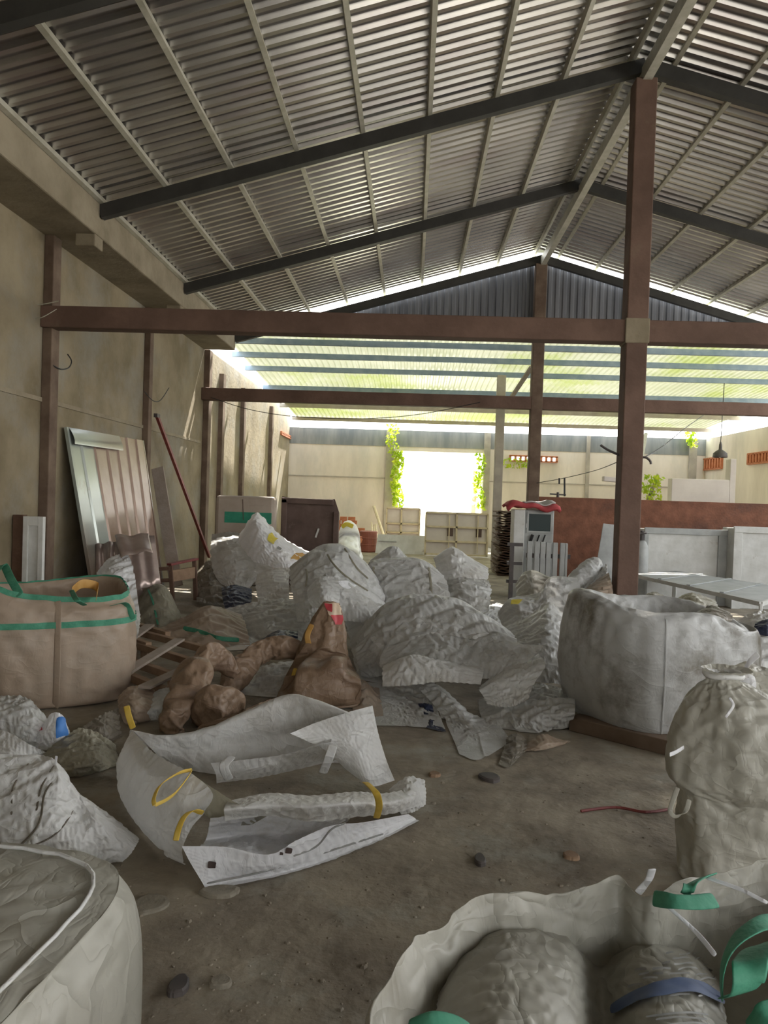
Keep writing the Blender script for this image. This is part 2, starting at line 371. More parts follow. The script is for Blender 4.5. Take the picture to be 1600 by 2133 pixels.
# bent tin pieces at the foot of the sheet
def tin(cs, lab, mt, dev=.02, nw=14):
    a, b, c, d = [Vector(x) for x in cs]
    n = (b-a).cross(d-a).normalized()
    P = np.array([[tuple((a*(1-u)+b*u)*(1-v)+(d*(1-u)+c*u)*v + n*(dev*math.sin(u*nw*1.7)+.03*math.sin(2.2*v+u*3))) for v in np.linspace(0, 1, 6)] for u in np.linspace(0, 1, 4*nw)])
    mb = MB().grid(P); o = mb.build('tin_sheet', mt, origin=(a+b)/2, smooth=True); tag(o, lab, 'tin sheet', None)
    s = o.modifiers.new('s', 'SOLIDIFY'); s.thickness = .006
    return o
tin([at(202, 1262, 9.3), at(300, 1255, 9.5), at(285, 1115, 9.9), at(198, 1136, 9.7)], 'pale tin piece propped against the big glossy metal sheet', M['tin'])
tin([at(262, 1240, 9.2), at(335, 1215, 9.4), at(322, 1112, 9.8), at(250, 1126, 9.6)], 'pinkish rusty tin piece overlapping the pale one', M['tin'], .012, 10)
tin([at(252, 1162, 9.0), at(318, 1150, 9.1), at(308, 1106, 9.5), at(240, 1118, 9.4)], 'small folded tin strip on top of the tin pieces', M['tin'], .015, 6)

# leaning plank, leaning pole
def lean(name, lab, cat, a, b, w, h, mt, up=(0,1,0)):
    o = MB().bar(a, b, w, h, up).build(name, mt, origin=a, bevel=.004); return tag(o, lab, cat)
lean('plank', 'broad weathered plank leaning on the left wall beside the glossy sheet', 'plank', atx(368, 1222, -3.62), atx(328, 975, XW+.13), .2, .035, M['greywood'], (0,-1,.2))
a, b = atx(436, 1160, -3.95), atx(327, 866, XW+.16)
t = thing('pole', 'dark red metal pole leaning diagonally between two wall posts', 'pole', a)
MB().bar(a, b, .05, .05).build('tube', M['redpaint'], t); MB().obox(b, (.03,0,0), (0,.07,0), (0,0,.03)).build('end_plate', M['dark'], t)

# broken wooden armchair frame
c0 = G(345, 1262); Yc = c0.y
t = thing('broken_chair', 'broken dark wooden chair frame with one reddish arm near the left wall', 'chair', c0)
def cp(px, py, dy=0): return at(px, py, Yc+dy)
MB().bar(cp(284, 1186), cp(356, 1184), .07, .05).build('rail', M['darkwood'], t, bevel=.006)
MB().bar(cp(286, 1212), cp(356, 1208), .05, .05).build('rail', M['darkwood'], t, bevel=.006)
for px in (303, 325): MB().bar(cp(px, 1186), cp(px+3, 1210), .03, .02).build('spindle', M['darkwood'], t)
for p0, p1, d0, d1 in (((284, 1180), (288, 1262), 0, 0), ((356, 1176), (360, 1262), 0, 0), ((405, 1168), (408, 1250), .35, .35), ((330, 1190), (335, 1250), .4, .4)):
    MB().bar(cp(*p0, d0), cp(*p1, d1), .055, .055).build('leg', M['darkwood'], t, bevel=.005)
MB().bar(cp(352, 1176, -.05), cp(410, 1164, .38), .09, .03).build('armrest', M['redpaint'], t, bevel=.006)
MB().bar(cp(357, 1200, 0), cp(406, 1192, .35), .05, .16).build('side_board', M['wood'], t, bevel=.004)

# two upright boards behind the sacks
Yb = 13.2
def upr(px0, py0, px1, Y): a, b = at(px0, py0, Y), at(px1, py0, Y); return a.x, b.x, a.z
x0, x1, z1 = upr(449, 1031, 573, Yb)
t = thing('plastic_tank', 'upright brown grey tank with a green strip standing behind the grey sacks', 'tank', ((x0+x1)/2, Yb, 0))
MB().box((x0, Yb, 0), (x1, Yb+.28, z1)).build('body', M['tank'], t, bevel=.06)
zg = at(520, 1078, Yb).z
MB().box((x0+.17, Yb-.008, zg-.10), (x1-.05, Yb+.004, zg+.09)).build('green_strip', M['green'], t)
MB().bar((x0+.48, Yb-.005, z1-.06), (x0+.5, Yb-.005, z1-.42), .012, .012).build('seam', M['rust'], t)
MB().bar((x0+.60, Yb-.004, z1-.16), (x0+.85, Yb-.004, z1-.15), .05, .012, (0,0,1)).build('dent_ridge', M['tank'], t, bevel=.004)
x0, x1, z1 = upr(588, 1036, 707, 13.6); Y = 13.6
t = thing('metal_tray', 'dark rusty brown metal tray standing on edge in front of the yard wall', 'metal tray', ((x0+x1)/2, Y, 0))
poly = [(x0, Y, 0), (x1+.01, Y, 0), (x1+.01, Y, z1-.25), (x1-.08, Y, z1), (x0+.5, Y, z1-.02), (x0+.36, Y, z1-.035), (x0, Y, z1+.02)]
MB().prism(poly, (0, .02, 0)).build('back_plate', M['rust'], t)
for a, b in (((x0+.05, 0), (x0+.05, z1-.02)), ((x1-.04, 0), (x1-.04, z1-.22)), ((x0, z1-.05), (x1-.1, z1-.06))):
    MB().bar((a[0], Y-.04, a[1]), (b[0], Y-.04, b[1]), .10, .07, (0,-1,0)).build('flange', M['rust'], t, bevel=.012)
MB().bar((x0+.62, Y-.015, .86), (x0+.67, Y-.015, 1.02), .03, .012, (0,-1,0)).build('scrape', M['whitepaint'], t)

# wooden slat frames lying on the floor between the tan bags
def slats(name, lab, rails, tops, zr, zt):
    ctr = sum((G(*r[0]) for r in rails), Vector())/len(rails)
    t = thing(name, lab, 'pallet', ctr)
    for a, b in rails:
        MB().bar(G(*a, z=zr), G(*b, z=zr), .06, .06).build('rail', M['wood'], t, bevel=.004)
    for a, b in rails[::2]:
        p, q = G(*a, z=zr), G(*b, z=zr)
        for f in (.1, .9):
            r = p*(1-f)+q*f; MB().box((r.x-.03, r.y-.03, 0), (r.x+.03, r.y+.03, zr-.02)).build('block', M['wood'], t)
    for a, b in tops:
        MB().bar(G(*a, z=zt), G(*b, z=zt), .10, .022).build('slat', M['greywood'], t, bevel=.003)
slats('wooden_pallet', 'broken slatted wooden pallet lying right beside the tan bulk bag',
      [((254, 1372), (372, 1412)), ((254, 1402), (345, 1440)), ((264, 1338), (420, 1385)), ((292, 1318), (425, 1352))], [((256, 1404), (374, 1332)), ((300, 1432), (430, 1372))], .14, .19)
slats('wooden_pallet', 'loose slat frame lying behind the broken pallet', [((236, 1318), (310, 1345)), ((262, 1296), (350, 1322))], [((226, 1362), (312, 1302))], .16, .20)

# ---- far yard
def grate(name, lab, x0p, y0p, x1p, y1p, Y, cols, rows, mt, grp=None, lean=0.0, skip=()):
    a, b = at(x0p, y0p, Y), at(x1p, y1p, Y); zb = max(0.0, b.z)
    t = thing(name, lab, 'gate', ((a.x+b.x)/2, Y, zb), grp)
    L = lambda x, z, d=0: Vector((x, Y+lean*(z-zb)+d, z))
    for x in [a.x + (b.x-a.x)*c for c in cols]: MB().bar(L(x, zb), L(x, a.z), .05, .05, (0,-1,0)).build('stile', mt, t)
    for z in [zb + (a.z-zb)*r for r in rows]: MB().bar(L(a.x, z), L(b.x, z), .05, .05).build('rail', mt, t)
    MB().prism([L(a.x, zb, .03), L(b.x, zb, .03), L(b.x, a.z, .03), L(a.x, a.z, .03)], (0, .012, 0)).build('panel', M['lightconc'], t)
    return t, a, b, zb
g, a, b, zb = grate('gate_leaf', 'pale framed metal gate leaf standing right of the bright doorway', 888, 1067, 1014, 1160, 21.9, (0, .5, 1), (0.02, .33, .67, 1), M['straw'])
for f in (.38, .84): MB().bar((a.x+(b.x-a.x)*f, 21.87, zb+.1), (a.x+(b.x-a.x)*f, 21.87, a.z-.05), .03, .03, (0,-1,0)).build('thin_bar', M['straw'], g)
for f in (.40, .86): MB().box((a.x+(b.x-a.x)*f-.08, 21.9, zb+.55), (a.x+(b.x-a.x)*f+.08, 21.925, zb+.78)).build('patch', M['rust'], g)
grate('gate_leaf', 'second pale gate leaf behind the white board at left of the doorway', 806, 1058, 872, 1150, 24.6, (0, .45, 1), (0, .4, .62, 1), M['straw'])
a, b = at(787, 1113, 22.2), at(888, 1113, 22.2)
t = thing('white_board', 'white sheet board standing on the yard floor left of the gate leaf', 'board', ((a.x+b.x)/2, 22.2, 0))
quad_slab(MB(), (a.x-.06, 22.2, 0), (b.x, 22.2, 0), (b.x, 22.28, a.z), (a.x, 22.28, a.z), .03).build('sheet', M['whitepaint'], t)
MB().box((a.x+.02, 22.22, a.z-.20), (a.x+.55, 22.25, a.z-.18)).build('slot', M['greypaint'], t)

def drum(name, lab, cat, px0, px1, pyt, Y, mt, rim=True):
    a, b = at(px0, pyt, Y), at(px1, pyt, Y); r = (b.x-a.x)/2; c = Vector(((a.x+b.x)/2, Y, 0)); z = a.z
    t = thing(name, lab, cat, c)
    MB().lathe(c, [(r*.93, 0), (r, .03), (r, z*.33), (r*1.03, z*.36), (r, z*.39), (r, z*.66), (r*1.03, z*.69), (r, z*.72), (r, z-.04), (r*.95, z)]).build('body', mt, t, smooth=False)
    MB().lathe(c+Vector((0,0,z-.05)), [(r*1.04, 0), (r*1.04, .06), (r*.9, .075)]).build('lid', mt, t)
drum('barrel', 'red brown barrel standing in the yard beside the bricks', 'barrel', 750, 786, 1107, 22.6, M['barrel'])
# orange plastic net bundle beside it
c = at(743, 1148, 21.6); c.z = 0
t = thing('hand_pump', 'small orange red pot stand in front of the barrel', 'pot stand', c)
MB().lathe(c, [(.13, 0), (.15, .04), (.07, .10), (.06, .26), (.13, .32), (.16, .42), (.12, .46)]).build('pot', M['clay'], t, smooth=True)
MB().lathe(c+Vector((0,0,.46)), [(.10, 0), (.15, .03), (.02, .06)]).build('lid', M['clay'], t, smooth=True)
# pile of bricks (each brick a thing)
rb = random.Random(3); bb = at(734, 1150, 23.4); brick0 = None
rows = 9
for i in range(rows):
    n = 5 - i//3
    for j in range(n):
        for kk in range(1):
            if brick0 is None:
                o = MB().box((-.11, -.05, 0), (.11, .05, .11)).build('brick', M['clay'], bevel=.006)
            else:
                o = brick0.copy(); COL.objects.link(o)
            o.location = (bb.x - .55 + j*.25 + .05*(i%2) + rb.uniform(-.008,.008), 23.4 + rb.uniform(-.03,.03), i*.1105); o.rotation_euler = (0, 0, rb.uniform(-.06,.06))
            tag(o, 'orange red clay brick in the stack by the yard wall', 'brick', 'stacked clay bricks in the yard'); brick0 = brick0 or o
# sticks and pole against the far wall
for i, (pa, pb, Ya, Yb2) in enumerate((((776, 1142), (774, 1088), 24.5, 26.7), ((781, 1144), (779, 1094), 24.4, 26.7), ((787, 1142), (783, 1092), 24.6, 26.7))):
    a = G(pa[0], pa[1]+3); a.z = 0.02; b = at(pb[0], pb[1], 26.7)
    o = MB().tube([a, (a+b)/2+Vector((.02,0,0)), b], .03, 6).build('stick', M['straw'], origin=a)
    tag(o, 'pale stick leaning on the yard wall beside the barrel', 'stick', 'pale sticks by the barrel')
a = at(806, 1140, 25.4); a.z = .03; b = at(779, 1055, 26.75)
tag(MB().tube([a, b], .05, 8).build('pole', M['straw'], origin=a), 'pale round pole slanting against the yard wall left of the doorway', 'pole')

# vents
def vent(lab, p0, p1, nrm, nf):
    """clay vent block between corners p0 (top start) and p1 (bottom end)"""
    p0, p1 = Vector(p0), Vector(p1); zt, zb = max(p0.z, p1.z), min(p0.z, p1.z); d = Vector((p1.x-p0.x, p1.y-p0.y, 0)); L = d.length; e = d/L; nrm = Vector(nrm)
    t = thing('vent_block', lab, 'vent', (p0+p1)/2 - Vector((0,0,(zt-zb)/2)))
    h = zt-zb; q = Vector((p0.x, p0.y, 0)) + nrm*.02
    for z in (zb+.02, zt-.02): MB().obox(q + d/2 + Vector((0,0,z)), d/2, nrm*.05, Vector((0,0,.025))).build('rail', M['clay'], t)
    for k in range(nf+1):
        MB().obox(q + e*(L*k/nf*.96 + .02*L) + Vector((0,0,(zt+zb)/2)), e*(L/nf*.2), nrm*.05, Vector((0,0,h/2-.02))).build('fin', M['clay'], t)
vent('orange clay vent block in the far wall right of the doorway', (va.x, YF-.06, va.z), (vb.x, YF-.06, vb.z), (0, 1, 0), 9)
p, q = atx(1466, 956, XLR), atx(1506, 970, XLR); vent('orange clay vent in the right yard wall under the hanging lamp', (XLR-.04, p.y, p.z), (XLR-.04, q.y, q.z-.1), (1, 0, 0), 7)
p, q = atx(1561, 945, XLR), atx(1606, 959, XLR); vent('orange clay vent at the right edge of the picture on the yard wall', (XLR-.04, p.y, p.z), (XLR-.04, q.y, q.z-.06), (1, 0, 0), 7)
p, q = atx(584, 898, XW), atx(604, 915, XW); vent('red clay vent high on the left yard wall', (XW+.03, p.y, p.z), (XW+.03, q.y, q.z), (-1, 0, 0), 6)

# ivy and trees
def leaves(name, mt, fn, n, size, seed, label, cat):
    r = random.Random(seed); mb = MB()
    for _ in range(n):
        p = Vector(fn(r)); a = Vector((r.gauss(0,1), r.gauss(0,1), r.gauss(0,1))).normalized(); b = a.orthogonal().normalized(); c = a.cross(b)
        an = r.uniform(0, 6.28); u = b*math.cos(an)+c*math.sin(an); w = a.cross(u); s = size*r.uniform(.6, 1.3)
        mb.add([p-u*s, p+w*s*.55-u*.1*s, p+u*s, p-w*s*.55-u*.1*s], [(0,1,2,3)])
    o = mb.build(name, mt); return tag(o, label, cat, None, 'stuff')
def strip(px0, px1, py0, py1, Y, dep=.2):
    def f(r):
        v = r.random(); p = at(r.uniform(px0, px1) + 4*math.sin(v*9), py0+(py1-py0)*v, Y); p.y += r.uniform(-dep, dep*.4); return p
    return f
leaves('ivy', M['ivy'], strip(816, 838, 940, 1062, 26.55), 420, .085, 1, 'yellow green ivy hanging at the left side of the doorway', 'ivy')
leaves('ivy', M['ivy'], strip(806, 828, 884, 945, 26.55, .12), 130, .07, 2, 'ivy strand under the roof above the left side of the doorway', 'ivy')
leaves('ivy', M['ivy'], strip(990, 1007, 945, 1062, 26.72, .1), 260, .08, 3, 'ivy creeping down the right side of the doorway', 'ivy')
leaves('ivy', M['ivy'], strip(1046, 1100, 955, 975, 26.75, .1), 110, .06, 4, 'ivy sprigs below the clay vent of the far wall', 'ivy')
leaves('ivy', M['ivy'], strip(1428, 1449, 884, 932, 26.7, .2), 120, .08, 5, 'ivy hanging in the far right corner of the yard', 'ivy')
leaves('ivy', M['ivy'], strip(1340, 1372, 990, 1042, 20.4, .3), 220, .06, 6, 'yellow green weeds growing beside the rendered trough', 'weeds')
def crown(c, rx, ry, rz_):
    def f(r):
        while True:
            p = Vector((r.uniform(-1,1), r.uniform(-1,1), r.uniform(-1,1)))
            if .35 < p.length < 1: return Vector(c) + Vector((p.x*rx, p.y*ry, p.z*rz_))
    return f
for i, (px, Y, h, rx) in enumerate(((985, 42, 4.2, 1.1),)):
    c = at(px, 1040, Y); c.z = 0
    t = thing('tree', 'green tree outside the doorway on its right', 'tree', c)
    MB().tube([c, c+Vector((.1,0,h*.5)), c+Vector((0,.1,h*.8))], [.15, .11, .05], 8).build('trunk', M['wood'], t)
    o = leaves('foliage', M['tree'], crown((c.x, c.y, h*.65), rx, rx, h*.38), 330, .16, 20+i, '', '')
    for k_ in ('label', 'category'): del o[k_]
    for v in o.data.vertices: v.co -= c
    o.parent = t

# hanging lamp and wires
def cable(name, lab, pts, r=.008, mt=None, cat='wire'):
    pts = [Vector(p) for p in pts]
    out = []
    for i in range(len(pts)-1):
        p0, p1, p2, p3 = pts[max(i-1,0)], pts[i], pts[i+1], pts[min(i+2, len(pts)-1)]
        for k in range(6):
            s = k/6; out.append(.5*((2*p1)+(-p0+p2)*s+(2*p0-5*p1+4*p2-p3)*s*s+(-p0+3*p1-3*p2+p3)*s**3))
    out.append(pts[-1])
    return tag(MB().tube(out, r, 5).build(name, mt or M['black'], origin=pts[0]), lab, cat)
Yl = 18.75; lp_ = at(1500, 953, Yl); top = Vector((lp_.x+.03, Yl, LZ(Yl)))
t = thing('pendant_lamp', 'dark bell shaped lamp hanging on a long cord at the right side', 'lamp', top)
MB().tube([top, lp_+Vector((0,0,.3))], .009, 6).build('cord', M['black'], t)
MB().lathe(lp_, [(.165, 0), (.17, .02), (.16, .10), (.09, .16), (.04, .19), (.035, .30), (.015, .38)], cap=False).build('lamp_shade', M['dark'], t, smooth=True)
MB().lathe(lp_+Vector((0,0,.02)), [(.02, .1), (.05, .05), (.045, .0), (.01, -.03)]).build('bulb', M['whitecloth'], t, smooth=True)
Yw = 15.58
cable('wire', 'sagging cable strung below the dark rear beam', [at(440, 828, Yw), at(520, 853, Yw), at(620, 868, Yw), at(760, 872, Yw), at(880, 862, Yw), at(1000, 838, Yw)], .007)
cable('wire', 'pale loose wires at the left wall post above the red brown beam', [at(-10, 622, 8.75), at(40, 632, 8.72), at(85, 634, 8.72), at(122, 627, 8.75)], .006, M['purlin'])
cable('wire', 'short pale wire end below the other on the left wall post', [at(58, 664, 8.72), at(85, 662, 8.68), at(118, 644, 8.75)], .005, M['purlin'])
cable('wire', 'dark hooked wire on the left wall under the red brown beam', [atx(110, 761, XW+.11), atx(127, 769, XW+.14), atx(143, 766, XW+.12), atx(149, 752, XW+.10), atx(141, 738, XW+.03)], .008)
cable('wire', 'thin wire curling off the second wall post', [atx(301, 816, XW+.12), atx(318, 834, XW+.16), atx(334, 834, XW+.14), atx(352, 808, XW+.05)], .007)
cable('clothes_line', 'thin line stretched from the grey column to the red brown column', [at(1118, 1006, 15.5), at(1170, 997, 15.0), at(1240, 980, 13.0), at(1292, 960, 9.3)], .006, cat='line')
cable('wire', 'twin cable rising from the red brown column to the yard roof corner', [at(1338, 955, 9.2), at(1380, 930, 13), at(1430, 890, 18), at(1470, 862, 20.8)], .009)
cable('bent_rod', 'dark bent rod sticking out left of the red brown column', [at(1251, 927, 8.9), at(1268, 938, 8.9), at(1300, 952, 8.9)], .014, M['dark'], 'rod')
cable('bent_rod', 'dark hooked rod curling right of the red brown column', [at(1325, 952, 8.9), at(1345, 953, 8.9), at(1354, 960, 8.9), at(1356, 967, 8.9)], .014, M['dark'], 'rod')
for px, py, l in ((1165, 999, 9), (1176, 998, 36)):
    a = at(px, py-3, 15.05); b = at(px, py+l, 15.05)
    tag(MB().bar(a, b, .03, .03).build('clothes_peg', M['black'], origin=a), 'dark peg hanging from the clothes line' if l < 20 else 'long dark strap hanging from the clothes line', 'peg')
# metal cross stuck on the brick wall
c = at(1162, 1036, DY[2]); c.z = 1.735
t = thing('tap_handle', 'small dark cross shaped tap on top of the brick wall', 'tap', c)
MB().lathe(c, [(.03, 0), (.025, .10)], 8).build('stem', M['dark'], t); MB().bar(c+Vector((-.16,0,.06)), c+Vector((.16,0,.05)), .04, .03).build('handle', M['dark'], t)
lean('strip_light', 'pale tube light case leaning upright behind the red brown column', 'strip light', Vector((at(1332,960,23.0).x-.35, 23.0, 0)), at(1346, 902, 24.0), .10, .06, M['whitepaint'], (0,-1,0))
for i, (pa, pb) in enumerate((((1336, 1040), (1370, 988)), ((1343, 1040), (1371, 992)), ((1350, 1042), (1366, 1000)))):
    a = at(*pa, 19.6); b = at(*pb, 20.6)
    a2 = Vector((a.x-.55-.05*i, a.y-.3, .02))
    tag(MB().tube([a2, b], .03, 6).build('stick', M['greywood'], origin=a2), 'dark stick leaning behind the brick wall beside the trough', 'stick', 'dark sticks by the trough')
o = MB().bar(at(1256, 997, 16.2), at(1300, 1001, 16.2), .18, .10).build('roof_tile', M['lightconc'], bevel=.01); tag(o, 'pale tile lying high up left of the red brown column', 'tile')

# ---- right middle: cabinet, tiles, panels
Yk = 13.0
a, b = at(1097, 1062, Yk), at(1155, 1062, Yk); zt = a.z
t = thing('control_cabinet', 'grey cabinet with a dark square window standing in front of the brick wall', 'cabinet', ((a.x+b.x)/2, Yk, 0))
xl = at(1071, 1062, Yk).x
MB().box((a.x-.04, Yk, 0), (b.x, Yk+.55, zt)).build('body', M['greypaint'], t, bevel=.012)
MB().box((xl, Yk-.05, 0), (a.x-.03, Yk+.40, zt)).build('side_post', M['whitepaint'], t, bevel=.01)
wa, wb = at(1102, 1070, Yk), at(1146, 1107, Yk)
WN = MB().box((wa.x, Yk-.012, wb.z), (wb.x, Yk+.003, wa.z)).build('window', M['screen'], t)
fr = MB()
for (xa, za, xb, zb2) in ((wa.x-.03, wa.z, wb.x+.03, wa.z+.03), (wa.x-.03, wb.z-.03, wb.x+.03, wb.z), (wa.x-.03, wb.z, wa.x, wa.z), (wb.x, wb.z, wb.x+.03, wa.z)): fr.box((xa, Yk-.022, za), (xb, Yk+.002, zb2))
fr.build('window_frame', M['greypaint'], WN)
MB().box((a.x-.0, Yk-.02, wb.z+.05), (a.x+.02, Yk, wb.z+.12)).build('latch', M['whitepaint'], t)
for k, px in enumerate((1105, 1119, 1131)):
    p = at(px, 1121, Yk); MB().tube([p+Vector((0,-.01,-.06)), p+Vector((.01,-.04,0)), p+Vector((.03,-.05,.06))], .025 if k == 0 else .012, 6).build('lever', M['black'], t)
# cloth on top
zt += .03; nx = 18; cl = at(1060, 1050, Yk-.1); cr_ = at(1166, 1052, Yk-.1)
P = np.array([[(cl.x+(cr_.x-cl.x)*u, Yk-.12+.75*v, zt+.035+.03*math.sin(6*u+3*v)+.02*math.sin(15*u) - .05*max(0, abs(u-.5)-.42)/.08*1.0 + (.05 if v < .1 else 0)*(-1)) for v in np.linspace(0, 1, 8)] for u in np.linspace(0, 1, nx)])
t = thing('folded_cloth', 'red and white cloth lying folded on top of the grey cabinet', 'cloth', ((cl.x+cr_.x)/2, Yk+.2, zt))
o = MB().grid(P).build('red_layer', M['redcloth'], t, smooth=True); s = o.modifiers.new('s', 'SOLIDIFY'); s.thickness = .05; s.offset = 1
P2 = P.copy(); P2[..., 2] += .055; P2 = P2[5:-1, 1:]
o = MB().grid(P2).build('white_layer', M['whitecloth'], t, smooth=True); s = o.modifiers.new('s', 'SOLIDIFY'); s.thickness = .02; s.offset = 1
# stack of grey roof tiles behind the cabinet
tile0 = None; rt = random.Random(8); a = at(1037, 1190, 17.0); b = at(1076, 1066, 17.0); zt2 = b.z; nT = 26
for i in range(nT):
    if tile0 is None:
        P = np.array([[(u, v, .012*math.sin(u*24)) for v in (-.5, .5)] for u in np.linspace(-.26, .26, 25)])
        o = MB().grid(P).build('roof_sheet', M['post']); s = o.modifiers.new('s', 'SOLIDIFY'); s.thickness = .03; s.offset = 0; tile0 = o
    else: o = tile0.copy(); COL.objects.link(o)
    o.location = ((a.x+b.x)/2+.05 + rt.uniform(-.05, .05), 17.2, .03+(zt2-.04)*i/(nT-1)); o.rotation_euler = (rt.uniform(-.01,.01), rt.uniform(-.02,.02), rt.uniform(-.06,.06))
    tag(o, 'grey brown corrugated roof sheet in the tall stack behind the cabinet', 'roof sheet', 'stacked roof sheets behind the cabinet')
# row of grey pipes (one panel)
Yp = 12.4; zb0 = 0.0; a = at(1098, 1128, Yp); b = at(1186, 1134, Yp)
t = thing('picket_panel', 'grey panel of upright slats leaning below the cabinet window', 'panel', ((a.x+b.x)/2, Yp, 0))
for k, px in enumerate((1104, 1119, 1131, 1143, 1157, 1172, 1180)):
    p = at(px, 1127+k*.8, Yp); w = .078 if k != 6 else .04
    MB().box((p.x-w/2, Yp-.03, 0), (p.x+w/2, Yp+.02, p.z)).build('slat', M['greypaint'], t, bevel=.008)
for z in (.32, .72): MB().box((a.x, Yp+.02, z), (b.x+.03, Yp+.06, z+.07)).build('rail', M['dark'], t)
# dark rack post with cross bars
Ys = 11.6; p = at(1067, 1133, Ys); q = at(1067, 1240, Ys)
t = thing('metal_rack', 'dark metal stand with short cross bars in front of the white cabinet post', 'stand', (p.x, Ys, 0))
MB().box((p.x-.03, Ys-.03, 0), (p.x+.03, Ys+.03, p.z)).build('post', M['dark'], t)
for py in (1134, 1173, 1211):
    z = at(1070, py, Ys).z; MB().box((p.x-.07, Ys-.02, z-.025), (p.x+.16, Ys+.02, z+.025)).build('cross_bar', M['dark'], t)
# pale panel leaning left of the column
Yq = 12.0
t_ = quad_slab(MB(), Vector((at(1230,1205,11.7).x, 11.7, 0)), Vector((at(1284,1210,11.7).x, 11.7, 0)), at(1290, 1094, Yq+.3), at(1257, 1090, Yq+.3), .03)
for i_, v in enumerate(t_.v): pass
tag(t_.build('leaning_panel', M['greypaint'], bevel=.005), 'pale grey panel leaning behind the red brown column, left side', 'panel')
# gas cylinder right of the column
c = at(1335, 1180, 12.6); c.z = 0
zt3 = at(1335, 1125, 12.6).z
t = thing('gas_cylinder', 'grey gas cylinder with dark valve just right of the red brown column', 'cylinder', c)
MB().lathe(c, [(.10, 0), (.11, .04), (.11, zt3-.12), (.07, zt3-.03), (.035, zt3)]).build('body', M['greypaint'], t, smooth=True)
MB().lathe(c+Vector((0,0,zt3)), [(.05, 0), (.05, .08), (.03, .1), (.03, .16)], 10).build('valve', M['dark'], t)
MB().tube([c+Vector((-.1,-.02,zt3+.1)), c+Vector((.06,-.02,zt3+.12))], .02, 6).build('handle', M['dark'], t)
# two white panel crates before the brick wall
def crate(lab, px0, px1, py0, Y, frame_left, dep):
    a, b = at(px0, py0, Y), at(px1, py0, Y); z = a.z
    t = thing('panel_crate', lab, 'crate', ((a.x+b.x)/2, Y, 0), None)
    MB().box((a.x, Y, 0), (b.x, Y+dep, z)).build('body', M['whitepaint'], t, bevel=.015)
    w = .12
    for x0_, x1_ in ((a.x-.02, a.x+w*.4), (b.x-w, b.x+.03)) if not frame_left else ((a.x-.02, a.x+w), (b.x-w, b.x)):
        MB().box((x0_, Y-.035, 0), (x1_, Y+.0, z+.02)).build('stile', M['greypaint'] if not frame_left else M['whitepaint'], t, bevel=.006)
    MB().box((a.x-.021, Y-.041, z-.07), (b.x+.031, Y+.004, z+.03)).build('top_rail', M['greypaint'] if not frame_left else M['whitepaint'], t, bevel=.006)
crate('wide white panel crate standing against the brick wall right of the column', 1345, 1512, 1102, 12.9, False, .5)
crate('white framed crate at the right edge against the brick wall', 1531, 1690, 1100, 12.6, True, .5)
# low flat table frame
A_, B_, C_, D_ = at(1322, 1198, 11.0), at(1405, 1190, 11.8), at(1640, 1236, 9.6), at(1640, 1275, 8.4)
zt4 = .55
A_, B_, C_, D_ = [G(x, y, zt4) for x, y in ((1322, 1199), (1408, 1192), (1660, 1232), (1585, 1258))]
t = thing('low_table', 'low pale slatted metal bed frame on thin legs right of the column', 'bed frame', ((A_+B_+C_+D_)/4 - Vector((0,0,zt4))))
MB().prism([A_, D_, C_, B_], (0, 0, .025)).build('top', M['greypaint'], t)
for p, q in ((A_, B_), (B_, C_), (C_, D_), (D_, A_)): MB().bar(p, q, .04, .05).build('edge_rail', M['whitepaint'], t)
for p in (A_, D_, A_*.62+D_*.38, B_, C_): MB().tube([p, Vector((p.x, p.y, 0))], .02, 6).build('leg', M['whitepaint'], t)
for f in (.25, .5, .75): MB().bar(A_*(1-f)+D_*f+Vector((0,0,.035)), B_*(1-f)+C_*f+Vector((0,0,.035)), .05, .012).build('slat', M['greypaint'], t)

# floor litter
def clod(lab, px, py, rx, ry, h, mt, seed, name='mud_flake'):
    r = random.Random(seed); c = G(px, py); n = 28; ph = r.uniform(0, 6); sc = (c-EYE).length/1600; sx = rx*sc; sy = ry*sc*3.0*min(1, (c.y/3))
    rad = [1+.10*math.sin(2*math.pi*2*q/n+ph)+.06*math.sin(2*math.pi*3*q/n+2*ph)+r.uniform(-.03,.03) for q in range(n)]
    vs = []
    for f, z in ((1, 0), (.97, h*.7), (.8, h)): vs += [(c.x+math.cos(k*2*math.pi/n)*sx*rad[k]*f, c.y+math.sin(k*2*math.pi/n)*sy*rad[k]*f, z) for k in range(n)]
    mb = MB(); fs = []
    for i in range(2):
        for k in range(n): fs.append((i*n+k, i*n+(k+1)%n, (i+1)*n+(k+1)%n, (i+1)*n+k))
    fs += [tuple(range(2*n, 3*n)), tuple(reversed(range(n)))]
    mb.add(vs, fs); o = mb.build(name, mt, origin=c, smooth=False); return tag(o, lab, 'floor litter')
clod('round flat mud disc on the floor in front of the open white sack', 310, 1886, 31, 13, .012, M['stone'], 1)
clod('grey oval flake on the floor under the corner of the open white sack', 458, 1860, 38, 7, .015, M['stone'], 2)
clod('small dark round lump on the floor near the bottom left bag', 372, 2058, 16, 13, .02, M['dark'], 3)
clod('small pale pebble right of the dark lump on the near floor', 460, 2049, 18, 8, .015, M['stone'], 4)
clod('thin mud flake low on the near floor beside the bottom left bag', 245, 2092, 22, 9, .01, M['stone'], 5)
clod('dark little clod on the floor right of the open sack', 1000, 1795, 12, 7, .02, M['dark'], 6)
clod('brown crumb on the floor behind the near green strap bag', 1190, 1785, 14, 6, .015, M['wood'], 7)
clod('reddish crumb on the floor in mid view', 905, 1615, 11, 5, .015, M['wood'], 8)
clod('dark leafy crumb on the floor below the centre heap', 1020, 1622, 20, 8, .02, M['dark'], 9)
rc = random.Random(12); mb = MB()
